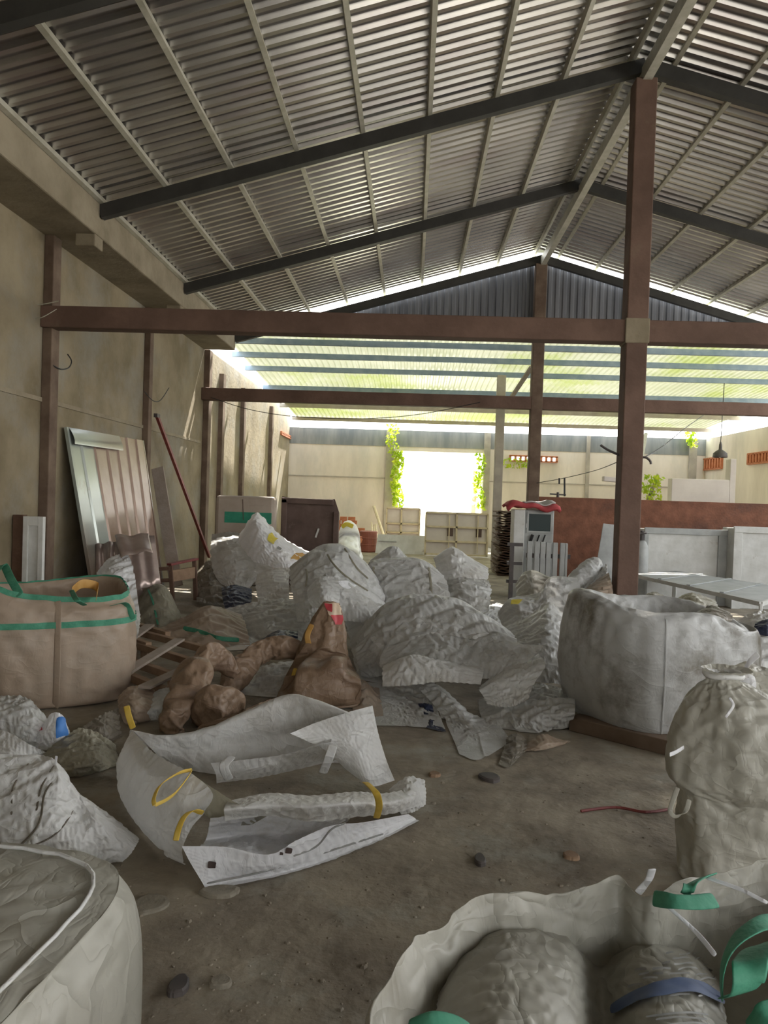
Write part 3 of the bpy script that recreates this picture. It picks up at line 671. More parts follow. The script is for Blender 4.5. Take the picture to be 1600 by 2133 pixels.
for _ in range(420):
    p = G(rc.uniform(150, 1450), 1560 + 570*rc.random()**.8); q = rc.uniform(.003, .009)*(1.9 if rc.random() < .06 else 1); n = 6; ph = rc.uniform(0, 6)
    ring_ = [(p.x+math.cos(ph+k*2*math.pi/n)*q*rc.uniform(.6,1.3), p.y+math.sin(ph+k*2*math.pi/n)*q*rc.uniform(.6,1.3), 0) for k in range(n)]
    mb.add(ring_ + [(x_*.5+p.x*.5, y_*.5+p.y*.5, q*.45) for x_, y_, z_ in ring_], [(k, (k+1) % n, n+(k+1) % n, n+k) for k in range(n)] + [tuple(range(n, 2*n))])
o = mb.build('dirt_crumbs', M['floor']); tag(o, 'dry dirt crumbs scattered over the bare floor', 'dirt', None, 'stuff')
a, b = G(1210, 1694), G(1396, 1690)
cable('dry_stick', 'thin red brown stick lying on the floor left of the tied sack', [a+Vector((0,0,.012)), a*.6+b*.4+Vector((0,.03,.015)), a*.3+b*.7+Vector((0,-.03,.012)), b+Vector((0,0,.012))], .008, M['redpaint'], 'stick')
a, b = G(1195, 1518), G(1420, 1575)
tag(MB().bar(a+Vector((0,0,.05)), b+Vector((0,0,.05)), .14, .10).build('timber', M['post'], origin=a, bevel=.006), 'grey timber lying on the floor under the big white bulk bag', 'timber')
# ------------------------------------------------------------------ woven sacks: control nets in the place, then a small cloth solver
def fabric(name, c1, c2, dirt, s=2.0, transl=.28, lo3=.52, hi3=.72, rough=.42, bump=.45):
    mt = mat(name, c1, c2, rough=rough, scale=s, detail=5, transl=transl, c3=dirt, s3=s*.8, lo3=lo3, hi3=hi3, spec=.45)
    nt = mt.node_tree; N = nt.nodes; L = nt.links; b = N['Principled BSDF']
    tc = N.new('ShaderNodeTexCoord'); hs = []
    # creases: ridges of warped noise, two sizes, and the fine weave
    for sc, st in ((4.2, (1, 1, 2.0)), (12.0, (1.8, 1, 1))):
        mp = N.new('ShaderNodeMapping'); mp.inputs['Scale'].default_value = st; L.new(tc.outputs['Object'], mp.inputs[0])
        nz = N.new('ShaderNodeTexNoise'); nz.inputs['Scale'].default_value = sc; nz.inputs['Detail'].default_value = 2.0; nz.inputs['Distortion'].default_value = .6
        L.new(mp.outputs[0], nz.inputs['Vector'])
        a = N.new('ShaderNodeMath'); a.operation = 'SUBTRACT'; L.new(nz.outputs['Fac'], a.inputs[0]); a.inputs[1].default_value = .5
        c = N.new('ShaderNodeMath'); c.operation = 'ABSOLUTE'; L.new(a.outputs[0], c.inputs[0])
        d = N.new('ShaderNodeMath'); d.operation = 'POWER'; L.new(c.outputs[0], d.inputs[0]); d.inputs[1].default_value = .55
        e = N.new('ShaderNodeMath'); e.operation = 'MULTIPLY'; L.new(d.outputs[0], e.inputs[0]); e.inputs[1].default_value = -1.3 if sc < 10 else .4
        hs.append(e)
    ad = N.new('ShaderNodeMath'); ad.operation = 'ADD'; L.new(hs[0].outputs[0], ad.inputs[0]); L.new(hs[1].outputs[0], ad.inputs[1])
    bp = N.new('ShaderNodeBump'); bp.inputs['Strength'].default_value = bump; bp.inputs['Distance'].default_value = .03
    L.new(ad.outputs[0], bp.inputs['Height']); L.new(bp.outputs[0], b.inputs['Normal'])
    return mt
M['white'] = fabric('white_sack', (.68,.675,.66), (.78,.775,.76), (.47,.44,.39))
M['brightwhite'] = fabric('lit_clean_white_sack', (.78,.78,.80), (.86,.86,.88), (.56,.53,.48), lo3=.58, hi3=.75)  # clean sacks, and lit faces of the open sack with brightness in the colour
M['grey'] = fabric('shaded_dusty_sack', (.54,.54,.525), (.66,.655,.64), (.38,.36,.315))  # white fabric greyed as if in shade, with dirt patches over it
M['stained'] = fabric('stained_white_sack', (.50,.50,.49), (.58,.58,.57), (.20,.18,.145), s=1.7, lo3=.46, hi3=.62, bump=.25)
M['olive'] = fabric('olive_dusty_sack', (.30,.28,.21), (.42,.39,.31), (.20,.18,.13))
M['liner'] = fabric('cloudy_liner', (.40,.385,.33), (.50,.48,.42), (.31,.28,.22), bump=.35)
M['tan'] = fabric('tan_sack', (.36,.275,.205), (.44,.345,.265), (.41,.345,.28), transl=.2, bump=.15)
M['brown'] = fabric('brown_sack', (.25,.165,.105), (.32,.22,.15), (.19,.12,.08), transl=.25)
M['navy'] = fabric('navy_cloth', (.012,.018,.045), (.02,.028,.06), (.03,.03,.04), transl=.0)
M['rag'] = fabric('dark_rag', (.16,.14,.11), (.24,.21,.17), (.10,.09,.07), transl=.1)
M['greenweb'] = mat('green_webbing', (.05,.24,.15), (.09,.32,.21), rough=.65, scale=14, transl=.15, bump=.2, bscale=60)
M['blueprint'] = mat('blue_print', (.06,.20,.55), (.09,.26,.62), rough=.5, scale=8, transl=.2)
M['inkblue'] = mat('dark_blue_ink', (.05,.08,.17), (.08,.11,.2), rough=.6, scale=9)
M['ink'] = mat('grey_ink', (.22,.22,.215), (.29,.285,.27), rough=.6, scale=9)
M['redprint'] = mat('red_print', (.50,.05,.07), (.58,.09,.10), rough=.5, scale=8, transl=.2)
M['cream'] = mat('cream_print', (.62,.47,.33), (.68,.55,.42), rough=.5, scale=8, transl=.2)
M['yprint'] = mat('yellow_print', (.62,.50,.05), (.7,.58,.1), rough=.5, scale=8, transl=.2)
M['orange'] = mat('orange_liner', (.50,.27,.06), (.6,.36,.12), rough=.55, scale=8, transl=.3)
M['hole'] = mat('burnt_hole', (.035,.025,.022), (.06,.04,.035), rough=.9, scale=9)

def pt(q):
    if isinstance(q, Vector): return q
    if q[0] == 'g': return G(q[1], q[2], q[3] if len(q) > 3 else .012)
    if q[0] == 'z': return G(q[1], q[2], q[3])
    return at(q[0], q[1], q[2])
def cr_axis(A, n, closed):
    """Catmull-Rom along axis 0 of A to n samples"""
    k = A.shape[0]
    t = np.linspace(0, k, n, endpoint=False) if closed else np.linspace(0, k-1, n)
    i = np.floor(t).astype(int); i = i if closed else np.minimum(i, k-2); f = (t-i)[:, None, None]
    g = (lambda j: A[j % k]) if closed else None
    if closed: p0, p1, p2, p3 = g(i-1), g(i), g(i+1), g(i+2)
    else:
        p1, p2 = A[i], A[i+1]
        p0 = np.where((i > 0)[:, None, None], A[np.maximum(i-1, 0)], 2*p1-p2); p3 = np.where((i < k-2)[:, None, None], A[np.minimum(i+2, k-1)], 2*p2-p1)
    tens = .5
    return p1 + f*tens*(p2-p0) + f*f*(2*tens*p0 + (tens-3)*p1 + (3-2*tens)*p2 - tens*p3) + f**3*(-tens*p0 + (2-tens)*p1 + (tens-2)*p2 + tens*p3)
def net(rows, nu, nv, cu=False):
    """rows run across (axis 1), listed from the back/bottom to the front; cu closes axis 1"""
    A = np.array([[tuple(pt(q)) for q in r] for r in rows], float)
    A = cr_axis(A, nv, False)                       # down the rows
    A = np.transpose(cr_axis(np.transpose(A, (1, 0, 2)), nu, cu), (0, 1, 2))
    return A                                        # [nu, nv, 3]
def snoise(P, wl, seed, n=10):
    r = np.random.RandomState(seed); d = r.normal(size=(n, 3)); d /= np.linalg.norm(d, axis=1)[:, None]
    k = 2*np.pi/wl*r.uniform(.7, 1.5, n); ph = r.uniform(0, 6.28, n)
    return np.sin(P @ (d*k[:, None]).T + ph).sum(-1)/math.sqrt(n)
def fnoise(P, wl, seed, axis, n=7, ratio=.22):
    """like snoise, but drawn out along axis: long folds"""
    r = np.random.RandomState(seed); d = r.normal(size=(n, 3)); ax = np.array(axis, float); ax /= np.linalg.norm(ax)
    d -= (d @ ax)[:, None]*ax; d /= np.linalg.norm(d, axis=1)[:, None]; d += ax*(r.normal(size=n)*ratio)[:, None]
    k = 2*np.pi/wl*r.uniform(.6, 1.6, n); ph = r.uniform(0, 6.28, n)
    return np.sin(P @ (d*k[:, None]).T + ph).sum(-1)/math.sqrt(n)
def upsample(P, f, cu):
    nu, nv = P.shape[:2]
    A = cr_axis(P, nu*f if cu else (nu-1)*f+1, cu)
    return np.transpose(cr_axis(np.transpose(A, (1, 0, 2)), (nv-1)*f+1, False), (1, 0, 2))
def refine(P, cu, seed, wl, amp):
    """finer mesh with crisp creases: taut ridge lines along two fold directions"""
    Q = upsample(P, 3, cu); N = normals(Q, cu); r = np.random.RandomState(seed+50)
    span = Q.reshape(-1, 3); h = np.zeros(Q.shape[:2])
    for q, (w, a, sg) in enumerate(((wl*2.2, 1.0, 1), (wl*1.6, .7, -1), (wl, .5, 1), (wl*.6, .3, -1))):
        ax = r.normal(size=3)*np.array((1, 1, .8)) + np.array((0, 0, .5 if q % 2 == 0 else 0))
        warp = np.stack([snoise(Q, w*3, seed+60+q*5+c, 4) for c in range(3)], -1)*w*.25
        msk = np.clip(.25+.8*snoise(Q, w*2.2, seed+90+q, 5), 0, 1.2)
        n = np.abs(fnoise(Q+warp, w*1.7, seed+80+q, ax, ratio=.10))
        h += sg*a*msk*(np.exp(-n/.16) - .35*np.exp(-n/.5))
    return Q + N*(h*amp)[..., None]
def normals(P, cu=False):
    du = (np.roll(P, -1, 0)-np.roll(P, 1, 0)) if cu else np.gradient(P, axis=0)
    n = np.cross(du, np.gradient(P, axis=1)); return n/(np.linalg.norm(n, axis=-1, keepdims=True)+1e-9)
def crumple(P, cu=False, slack=.08, grav=.0006, steps=45, its=5, tether=.03, amp=.02, wl=.22, seed=0, zmin=.008, sharp=True, fine=None, fwl=None):
    nu, nv = P.shape[:2]; base = P.reshape(-1, 3).copy(); idx = np.arange(nu*nv).reshape(nu, nv)
    N = normals(P, cu).reshape(-1, 3)
    out = (base - base.mean(0)) if cu else (np.array(EYE) + np.array((0, 0, 2.0)) - base)
    flip = (N*out).sum(1); N = N*np.sign(flip)[:, None] if cu else N*np.sign(flip.mean())
    h = snoise(base, wl, seed) + .5*snoise(base, wl*.5, seed+1)
    if sharp:      # taut ridges with sagging cloth between them
        w = np.stack([snoise(base, wl*2.5, seed+7+q) for q in range(3)], 1)*wl*.35
        h = 1.1 - 1.5*np.abs(snoise(base+w, wl*1.9, seed+2, 5)) - .7*np.abs(snoise(base+w, wl*.95, seed+3, 5)) + .15*h
    X = base + N*(h*amp)[:, None]; V = np.zeros_like(X)
    bt = []
    def pair(a, b, k, s):
        a, b = a.ravel(), b.ravel(); bt.append((a, b, np.linalg.norm(base[a]-base[b], axis=1)*s, k))
    def along(I, step, k, s, closed):
        n = I.shape[0]
        for off in range(2*step):
            st = [i for i in range(n) if (i % (2*step)) == off and (closed or i+step < n)]
            if closed: st = [i for i in st if True]
            if not st: continue
            st = np.array(st); a, b = I[st], I[(st+step) % n]
            pair(a, b, k, s)
    slack *= .5; s = 1+slack
    along(idx, 1, 1.0, s, cu); along(idx.T, 1, 1.0, s, False)
    along(idx, 2, .12, 1+slack*.5, cu); along(idx.T, 2, .12, 1+slack*.5, False)
    J = np.roll(idx, -1, 0) if cu else idx[1:]; I = idx if cu else idx[:-1]
    for o in (0, 1):
        pair(I[o::2, :-1], J[o::2, 1:], .45, s); pair(I[o::2, 1:], J[o::2, :-1], .45, s)
    th = np.broadcast_to(np.asarray(tether, float).reshape(-1) if np.ndim(tether) else np.array([tether]), (nu*nv,))[:, None]
    for _ in range(steps):
        Y = X + V; Y[:, 2] -= grav
        for _k in range(its):
            for a, b, r, k in bt:
                d = Y[b]-Y[a]; L = np.linalg.norm(d, axis=1)+1e-9
                c = d*(np.clip((L-r)/L, -.5, .5)*.5*k)[:, None]
                Y[a] += c; Y[b] -= c
        Y += (base-Y)*th
        np.maximum(Y[:, 2], zmin, out=Y[:, 2])
        V = (Y-X)*.6; X = Y
    ext = np.linalg.norm(base.max(0)-base.min(0))
    Q = refine(X.reshape(nu, nv, 3), cu, seed, fwl or min(.40, max(.08, ext*.2)), fine if fine is not None else .015*min(1, ext/.9))
    np.maximum(Q[..., 2], zmin*.7, out=Q[..., 2]); return Q
def cloth_obj(name, P, mt, parent=None, cu=False, origin=None, sub=0, thick=0.0):
    mb = MB().grid(P, cu); o = mb.build(name, mt, parent, smooth=True, origin=origin)
    if thick:
        s = o.modifiers.new('thickness', 'SOLIDIFY'); s.thickness = thick; s.offset = -1
    if sub:
        b = o.modifiers.new('sub', 'SUBSURF'); b.levels = sub; b.render_levels = sub
    return o
def sample(P, u, v):
    nu, nv = P.shape[:2]; a, b = float(u)*(nu-1), float(v)*(nv-1); i, j = min(int(a), nu-2), min(int(b), nv-2); f, g = a-i, b-j
    return P[i,j]*(1-f)*(1-g)+P[i+1,j]*f*(1-g)+P[i,j+1]*(1-f)*g+P[i+1,j+1]*f*g
def patch(parent, P, poly, mt, name, off=.006, res=10, label=None, toward=None):
    if parent.type == 'EMPTY':
        for ch in parent.children:
            if ch.name.split('.')[0] == 'cloth': parent = ch; break
    """a printed or sewn-on area of the cloth: (u0,v0,u1,v1) or four (u,v) corners, lifted off the cloth"""
    if len(poly) == 4 and not isinstance(poly[0], tuple): u0, v0, u1, v1 = poly; poly = ((u0,v0),(u1,v0),(u1,v1),(u0,v1))
    c = [np.array(q) for q in poly]; N = normals(P); A = np.zeros((res, res, 3))
    for i, s in enumerate(np.linspace(0, 1, res)):
        for j, t in enumerate(np.linspace(0, 1, res)):
            q = (c[0]*(1-s)+c[1]*s)*(1-t)+(c[3]*(1-s)+c[2]*s)*t; p = sample(P, *q); n = sample(N, *q); n = n/(np.linalg.norm(n)+1e-9)
            if n.dot(np.array(EYE)-p) < 0: n = -n
            A[i, j] = p + n*off
    o = cloth_obj(name, A, mt, parent, sub=1)
    if label: o['label'] = label
    return o
def ribbon(pts, w, side=None, n=5):
    """flat strap along pts; side = direction across the strap"""
    A = np.array([[tuple(pt(p)) for p in pts]], float).transpose(1, 0, 2); A = cr_axis(A, (len(pts)-1)*n+1, False)[:, 0]
    T = np.gradient(A, axis=0); T /= np.linalg.norm(T, axis=1)[:, None]+1e-9
    S = np.array(side if side is not None else (0, 0, 1), float); B = S[None]-T*(T@S)[:, None]; B /= np.linalg.norm(B, axis=1)[:, None]+1e-9
    return np.stack([A-B*w/2, A, A+B*w/2], 1)
def strap(parent, pts, w, mt, name='strap', side=None, label=None):
    o = cloth_obj(name, ribbon(pts, w, side), mt, parent, sub=1, thick=.004)
    if label: o['label'] = label
    return o
def sack(name, label, cat, rows, mt, nu=44, nv=34, cu=False, part='cloth', group=None, **k):
    P = net(rows, nu, nv, cu); P = crumple(P, cu, **k)
    c = P.reshape(-1, 3).mean(0); t = thing(name, label, cat, (c[0], c[1], max(0, P[..., 2].min())), group)
    cloth_obj(part, P, mt, t, cu)
    return t, P
def Z(*r): return [('z',)+tuple(q) for q in r]
def pix(p):
    d = Vector(p)-EYE; k = d.dot(FWD); return PW/2+FPX*d.dot(CRIGHT)/k, PH/2-FPX*d.dot(CUP)/k
def puv(P, px, py):
    nu, nv = P.shape[:2]; D = P - np.array(EYE); k = D @ np.array(FWD)
    x = PW/2 + FPX*(D @ np.array(CRIGHT))/k; y = PH/2 - FPX*(D @ np.array(CUP))/k
    d = (x-px)**2 + (y-py)**2 + 300*(P[..., 1]-P[..., 1].min()); i, j = np.unravel_index(np.argmin(d), d.shape)
    return i/(nu-1), j/(nv-1)
def pixpatch(par, P, corners, mt, name, **k): return patch(par, P, [puv(P, *c) for c in corners], mt, name, **k)

# ================= standing bulk bags
def bulk(c, a, b, rot, rings, n=3.0, nu=64, nv=44, lean=(0, 0), **k):
    """rings: (z, scale) from the floor up, over the rim and down inside"""
    th = np.linspace(0, 2*np.pi, 40, endpoint=False); e = 2.0/n
    x = a*np.sign(np.cos(th))*np.abs(np.cos(th))**e; y = b*np.sign(np.sin(th))*np.abs(np.sin(th))**e
    # spread the samples evenly along the outline
    X = np.append(x, x[0]); Y = np.append(y, y[0]); s = np.r_[0, np.cumsum(np.hypot(np.diff(X), np.diff(Y)))]
    q = np.linspace(0, s[-1], 32, endpoint=False); x, y = np.interp(q, s, X), np.interp(q, s, Y)
    cr, sr = math.cos(rot), math.sin(rot); rows = []
    for r in rings:
        z, sc = r[0], r[1]; zv = np.zeros(32)+z
        if len(r) > 2: zv = zv + r[2](np.arctan2(y, x))
        rows.append([Vector((c[0]+(xx*cr-yy*sr)*sc+lean[0]*z, c[1]+(xx*sr+yy*cr)*sc+lean[1]*z, zz)) for xx, yy, zz in zip(x, y, zv)])
    P = net(rows, nu, nv, cu=True)
    return crumple(P, True, **k)
def band(P, v, w, mt, par, name, u0=0, u1=1, off=.008, nv=5):
    """sewn-on band round a bulk bag at row fraction v"""
    nu, nvv = P.shape[:2]; idx = [i % nu for i in range(int(u0*nu), int(u1*nu)+1)]; N = normals(P, True); C = P.reshape(-1, 3).mean(0); out = []
    for i in idx:
        j = v*(nvv-1); a = int(j); f = j-a; p = P[i,a]*(1-f)+P[i,a+1]*f; d = P[i,a+1]-P[i,a]; d = d/np.linalg.norm(d); nn = N[i,a]
        if nn.dot(p-C) < 0: nn = -nn
        out.append([p+nn*off+d*w*t for t in np.linspace(-.5, .5, nv)])
    return cloth_obj(name, np.array(out), mt, par, sub=1)

# tan bulk bag at the left edge
rim = lambda a: .03*np.sin(2*a+.6)+.05*np.exp(-((np.angle(np.exp(1j*(a+np.pi*.75))))/.25)**2)
P = bulk((-2.80, 5.92), .60, .60, math.radians(28), [(.01, .80), (.02, .93), (.14, 1.0), (.36, 1.03), (.56, 1.02), (.70, .99), (.79, .93, rim), (.83, .90, rim), (.79, .86, rim), (.66, .86), (.60, .55), (.58, .05)], n=3.4, slack=.035, amp=.012, wl=.4, tether=.05, seed=11, fine=.007, fwl=.25)
t = thing('bulk_bag', 'tall tan bulk bag with a green band round it standing by the left wall', 'bulk bag', (-2.80, 5.92, 0))
cloth_obj('bag_body', P, M['tan'], t, True)
band(P, .40, .045, M['greenweb'], t, 'green_band'); band(P, .60, .04, M['greenweb'], t, 'rim_binding')
strap(t, [('z', -25, 1232, .86), ('z', -5, 1188, .98), ('z', 8, 1178, 1.0), ('z', 22, 1205, .93), ('z', 42, 1240, .83)], .06, M['greenweb'], 'lifting_loop', (1,0,.3))
strap(t, [('z', 150, 1232, .87), ('z', 172, 1216, .90), ('z', 202, 1222, .86), ('z', 200, 1245, .82)], .07, M['orange'], 'orange_liner_flap', (0,.3,1))
strap(t, [('z', 148, 1228, .88), ('z', 160, 1250, .86), ('z', 178, 1262, .80)], .035, M['greenweb'], 'lifting_loop', (1,0,.3))
strap(t, [('z', 232, 1262, .82), ('z', 262, 1258, .74), ('z', 278, 1290, .62)], .045, M['greenweb'], 'lifting_loop', (1,0,.3))
nvP = P.shape[1]; jm = int(nvP*.32)
i0 = int(np.argmin([P[i, jm][1] + .35*abs(pix(P[i,jm])[0]-122)/100 for i in range(P.shape[0])]))
strap(t, [Vector(P[i0, j]) + Vector((.0, -.012, 0)) for j in range(int(nvP*.09), int(nvP*.62), nvP//15)], .05, M['tan'], 'corner_seam', (1,0,0))

# big stained white bulk bag in front of the column
rim = lambda a: -.055*np.cos(a+.45)-.05*np.exp(-((np.angle(np.exp(1j*(a+np.pi*.28))))/.4)**2)+.02*np.sin(3*a)
P = bulk((1.83, 5.72), .60, .58, math.radians(24), [(.02, .55), (.05, .80), (.14, .95), (.34, 1.03), (.58, 1.05), (.76, 1.01), (.86, .95, rim), (.90, .85, rim), (.885, .74, rim), (.80, .66, rim), (.70, .60), (.64, .4), (.62, .05)], n=3.0, slack=.04, amp=.02, wl=.6, tether=.05, seed=21, fine=.008, fwl=.25)
t = thing('bulk_bag', 'big stained white bulk bag standing open in front of the red brown column', 'bulk bag', (1.83, 5.72, 0))
cloth_obj('bag_body', P, M['stained'], t, True)
nvP = P.shape[1]; jm = int(nvP*.4)
i0 = int(np.argmin([abs(pix(P[i, jm])[0]-1384) + (0 if P[i, jm][1] < 5.7 else 999) for i in range(P.shape[0])]))
strap(t, [Vector(P[i0, j]) + Vector((.0, -.008, 0)) for j in range(int(nvP*.14), int(nvP*.56), nvP//15)], .012, M['stained'], 'vertical_seam', (1,0,0))
t2, P2 = sack('rubbish_lump', 'dark crumpled scrap lying inside the mouth of the stained bulk bag', 'scrap', [
    Z((1430,1290,.80),(1480,1262,.86),(1520,1275,.84)), Z((1425,1302,.80),(1478,1285,.86),(1525,1290,.84)), Z((1440,1318,.72),(1480,1315,.76),(1515,1315,.74))], M['rag'], 22, 18, seed=9, amp=.02, wl=.12, grav=0)

# near bulk bag with green loops, seen from above
ZT = .80
rimpx = [(770,2150),(845,1988),(905,1930),(980,1882),(1070,1872),(1150,1860),(1225,1850),(1285,1840),(1330,1862),(1368,1868),(1425,1846),(1480,1822),(1550,1812),(1620,1806),(1760,1830),(1860,1920),(1880,2100),(1700,2350),(1400,2420),(1100,2420),(880,2350)]
R0 = [G(x, y, ZT) for x, y in rimpx]; cR = sum(R0, Vector())/len(R0)
def ring(sc, z, jit=0.0): return [Vector((cR.x+(p.x-cR.x)*sc, cR.y+(p.y-cR.y)*sc, z + jit*math.sin(i*2.1))) for i, p in enumerate(R0)]
P = net([ring(.85, .012), ring(.98, .05), ring(1.06, .3), ring(1.05, .58), ring(1.0, ZT, .008), ring(.955, ZT-.005, .012), ring(.90, ZT-.05), ring(.87, ZT-.16), ring(.5, ZT-.24), ring(.05, ZT-.24)], 84, 50, cu=True)
P = crumple(P, True, slack=.06, amp=.012, wl=.3, tether=.05, seed=31, fine=.008, fwl=.14)
t = thing('bulk_bag', 'nearest bulk bag with green webbing loops and a printed inner liner', 'bulk bag', (cR.x, cR.y, 0))
cloth_obj('bag_body', P, M['liner'], t, True)
P = net([Z((918,2052,.56),(962,1968,.56),(1060,1908,.56),(1180,1922,.54),(1255,1968,.50),(1340,1948,.54),(1440,1968,.54),(1500,2042,.54)),
         Z((914,2075,.70),(968,1982,.72),(1060,1915,.73),(1172,1938,.71),(1252,1990,.63),(1335,1962,.70),(1430,1988,.70),(1503,2062,.66)),
         Z((905,2140,.74),(975,2080,.77),(1070,2040,.79),(1185,2055,.76),(1254,2090,.64),(1340,2075,.74),(1440,2080,.74),(1513,2120,.69)),
         Z((900,2260,.73),(980,2230,.76),(1080,2220,.78),(1195,2220,.75),(1262,2220,.64),(1370,2220,.74),(1470,2220,.73),(1540,2230,.69)),
         Z((920,2400,.69),(1000,2400,.71),(1100,2400,.73),(1200,2400,.71),(1280,2400,.64),(1400,2400,.69),(1500,2400,.69),(1580,2400,.67))], 60, 44)
P = crumple(P, slack=.03, amp=.008, wl=.16, tether=.08, grav=.0002, seed=33, fine=.006, fwl=.14)
LN = cloth_obj('inner_liner', P, M['liner'], t)
rp = random.Random(4)
Pu = {}
def uv(x, y): return puv(P, x, y)
a, b, c, d = uv(1282,2118), uv(1282,2100), uv(1500,2076), uv(1502,2098)
patch(LN, P, [a, d, c, b], M['inkblue'], 'blue_bar', off=.009, res=18)
ua, ub = uv(1300, 2000), uv(1500, 2060)
for k in range(9):
    y0 = 1992 + k*11; x0 = 1330 - 3*k + rp.uniform(0, 30) - (0 if k > 2 else -50); x1 = min(1470 + 5*k, 1500)
    x = x0
    while x < x1:
        w = rp.uniform(14, 42); (u0, v0), (u1, v1) = uv(x, y0), uv(min(x+w, x1), y0-3)
        dv = .0045
        patch(LN, P, [(u0, v0-dv), (u1, v1-dv), (u1, v1+dv), (u0, v0+dv)], M['ink'], 'print_line', off=.006, res=4); x += w+rp.uniform(8, 16)
for k in range(3):
    y0 = 2124+k*9; (u0, v0), (u1, v1) = uv(1350+20*k, y0), uv(1470, y0-6)
    patch(LN, P, [(u0, v0-.004), (u1, v1-.004), (u1, v1+.004), (u0, v0+.004)], M['ink'], 'print_line', off=.006, res=4)
strap(t, [('z',1358,1870,.815),('z',1400,1876,.835),('z',1450,1878,.83),('z',1494,1874,.82)], .032, M['greenweb'], 'lifting_loop', (0,1,.6))
strap(t, [('z',1425,1862,.825),('z',1438,1846,.84),('z',1462,1832,.83),('z',1486,1824,.815)], .030, M['greenweb'], 'lifting_loop', (1,.2,.3))
strap(t, [('z',1500,2070,.80),('z',1502,2020,.86),('z',1518,1975,.90),('z',1555,1938,.92),('z',1605,1918,.92),('z',1660,1930,.88)], .035, M['greenweb'], 'lifting_loop', (.3,1,0))
strap(t, [('z',1520,2070,.80),('z',1550,2060,.84),('z',1560,2020,.87),('z',1580,1980,.87),('z',1625,1960,.86)], .055, M['greenweb'], 'lifting_loop', (1,.2,.2))
strap(t, [('z',850,2140,.815),('z',900,2122,.83),('z',950,2130,.82),('z',985,2150,.8)], .03, M['greenweb'], 'lifting_loop', (0,1,.3))
strap(t, [('z',1560,2150,.80),('z',1590,2115,.83),('z',1630,2100,.83)], .04, M['greenweb'], 'lifting_loop', (0,1,.3))
strap(t, [('z',1328,1860,.80),('z',1342,1842,.82),('z',1352,1828,.84),('z',1358,1808,.87)], .018, M['brightwhite'], 'tie_end', (1,0,.2))
strap(t, [('z',1370,1868,.815),('z',1440,1930,.79),('z',1490,1990,.78)], .010, M['brightwhite'], 'piping', (0,1,.3))
strap(t, [('z',1470,1826,.815),('z',1540,1850,.815),('z',1600,1880,.81)], .010, M['brightwhite'], 'piping', (0,1,.3))

# closed bag at the bottom left corner
P = bulk((-1.06, 1.36), .475, .47, math.radians(-6), [(.012, .85), (.04, .97), (.3, 1.04), (.55, 1.05), (.68, 1.02), (.745, .95), (.755, .92), (.765, .6), (.77, .03)], n=4.0, nu=60, nv=40, slack=.02, amp=.006, wl=.4, tether=.06, seed=41, fine=.002, fwl=.2)
t = thing('bulk_bag', 'closed pale bulk bag with piped top edges in the bottom left corner', 'bulk bag', (-1.06, 1.36, 0))
cloth_obj('bag_body', P, M['liner'], t, True)
j = int(np.argmin(np.abs(np.linalg.norm(P[:, :, :2]-np.array([[-1.06, 1.36]]), axis=-1).mean(0)-.445)+ (P[:, :, 2].mean(0) < .7)))
nP = P.shape[0]; pts = [Vector(P[i % nP, j]) + Vector((0, 0, .006)) for i in range(0, nP+1, 3)]
MB().tube(pts, .0045, 6, cap=False).build('piping', M['white'], t, smooth=True)

# ================= the collapsed open white sack in the middle of the floor
t = thing('open_sack', 'collapsed open white bulk sack with yellow loops lying on the bare floor', 'sack', G(560, 1690))
def gpart(name, rows, mt, nu=40, nv=26, **k):
    P = crumple(net(rows, nu, nv), **dict(dict(slack=.03, amp=.016, wl=.34, tether=.06, fine=.007, fwl=.22), **k)); cloth_obj(name, P, mt, t); return P
PL = gpart('side_wall', [Z((275,1518,.20),(310,1555,.27),(350,1582,.32),(397,1606,.34),(442,1648,.30),(425,1690,.22)),
    Z((258,1550,.17),(282,1590,.24),(318,1620,.27),(355,1655,.27),(390,1695,.22),(398,1722,.16)),
    Z((242,1590,.08),(250,1640,.10),(280,1690,.11),(320,1722,.11),(358,1750,.09),(380,1765,.08)),
    Z((250,1618,.01),(256,1660,.01),(285,1712,.01),(318,1752,.01),(352,1785,.01),(385,1800,.01))], M['white'], seed=51)
PBk = gpart('back_wall', [Z((270,1545,.01),(340,1560,.01),(430,1550,.01),(520,1530,.01),(600,1515,.01),(660,1515,.01),(725,1525,.01)),
    Z((275,1518,.20),(340,1528,.20),(430,1513,.24),(520,1475,.34),(600,1445,.42),(660,1455,.42),(725,1480,.38)),
    Z((315,1555,.14),(380,1560,.13),(450,1560,.13),(540,1545,.15),(620,1530,.19),(690,1530,.20),(745,1530,.20)),
    Z((350,1592,.03),(420,1605,.02),(480,1610,.02),(560,1600,.02),(640,1590,.02),(700,1585,.02),(760,1580,.02))], M['white'], seed=52, amp=.008)
gpart('inner_side', [Z((400,1608,.33),(450,1642,.315),(505,1674,.305),(562,1692,.26)), Z((415,1652,.27),(450,1677,.24),(500,1692,.21),(545,1702,.18)), Z((428,1694,.21),(450,1707,.17),(490,1714,.13),(525,1714,.11))], M['olive'], 26, 16, seed=59, amp=.008)
gpart('inner_fold', [Z((440,1586,.16),(520,1578,.18),(600,1566,.20),(690,1536,.30)), Z((450,1608,.10),(530,1600,.11),(600,1586,.12),(690,1560,.18)), Z((452,1628,.03),(530,1618,.03),(600,1604,.03),(700,1580,.05))], M['white'], 30, 14, seed=53, amp=.01)
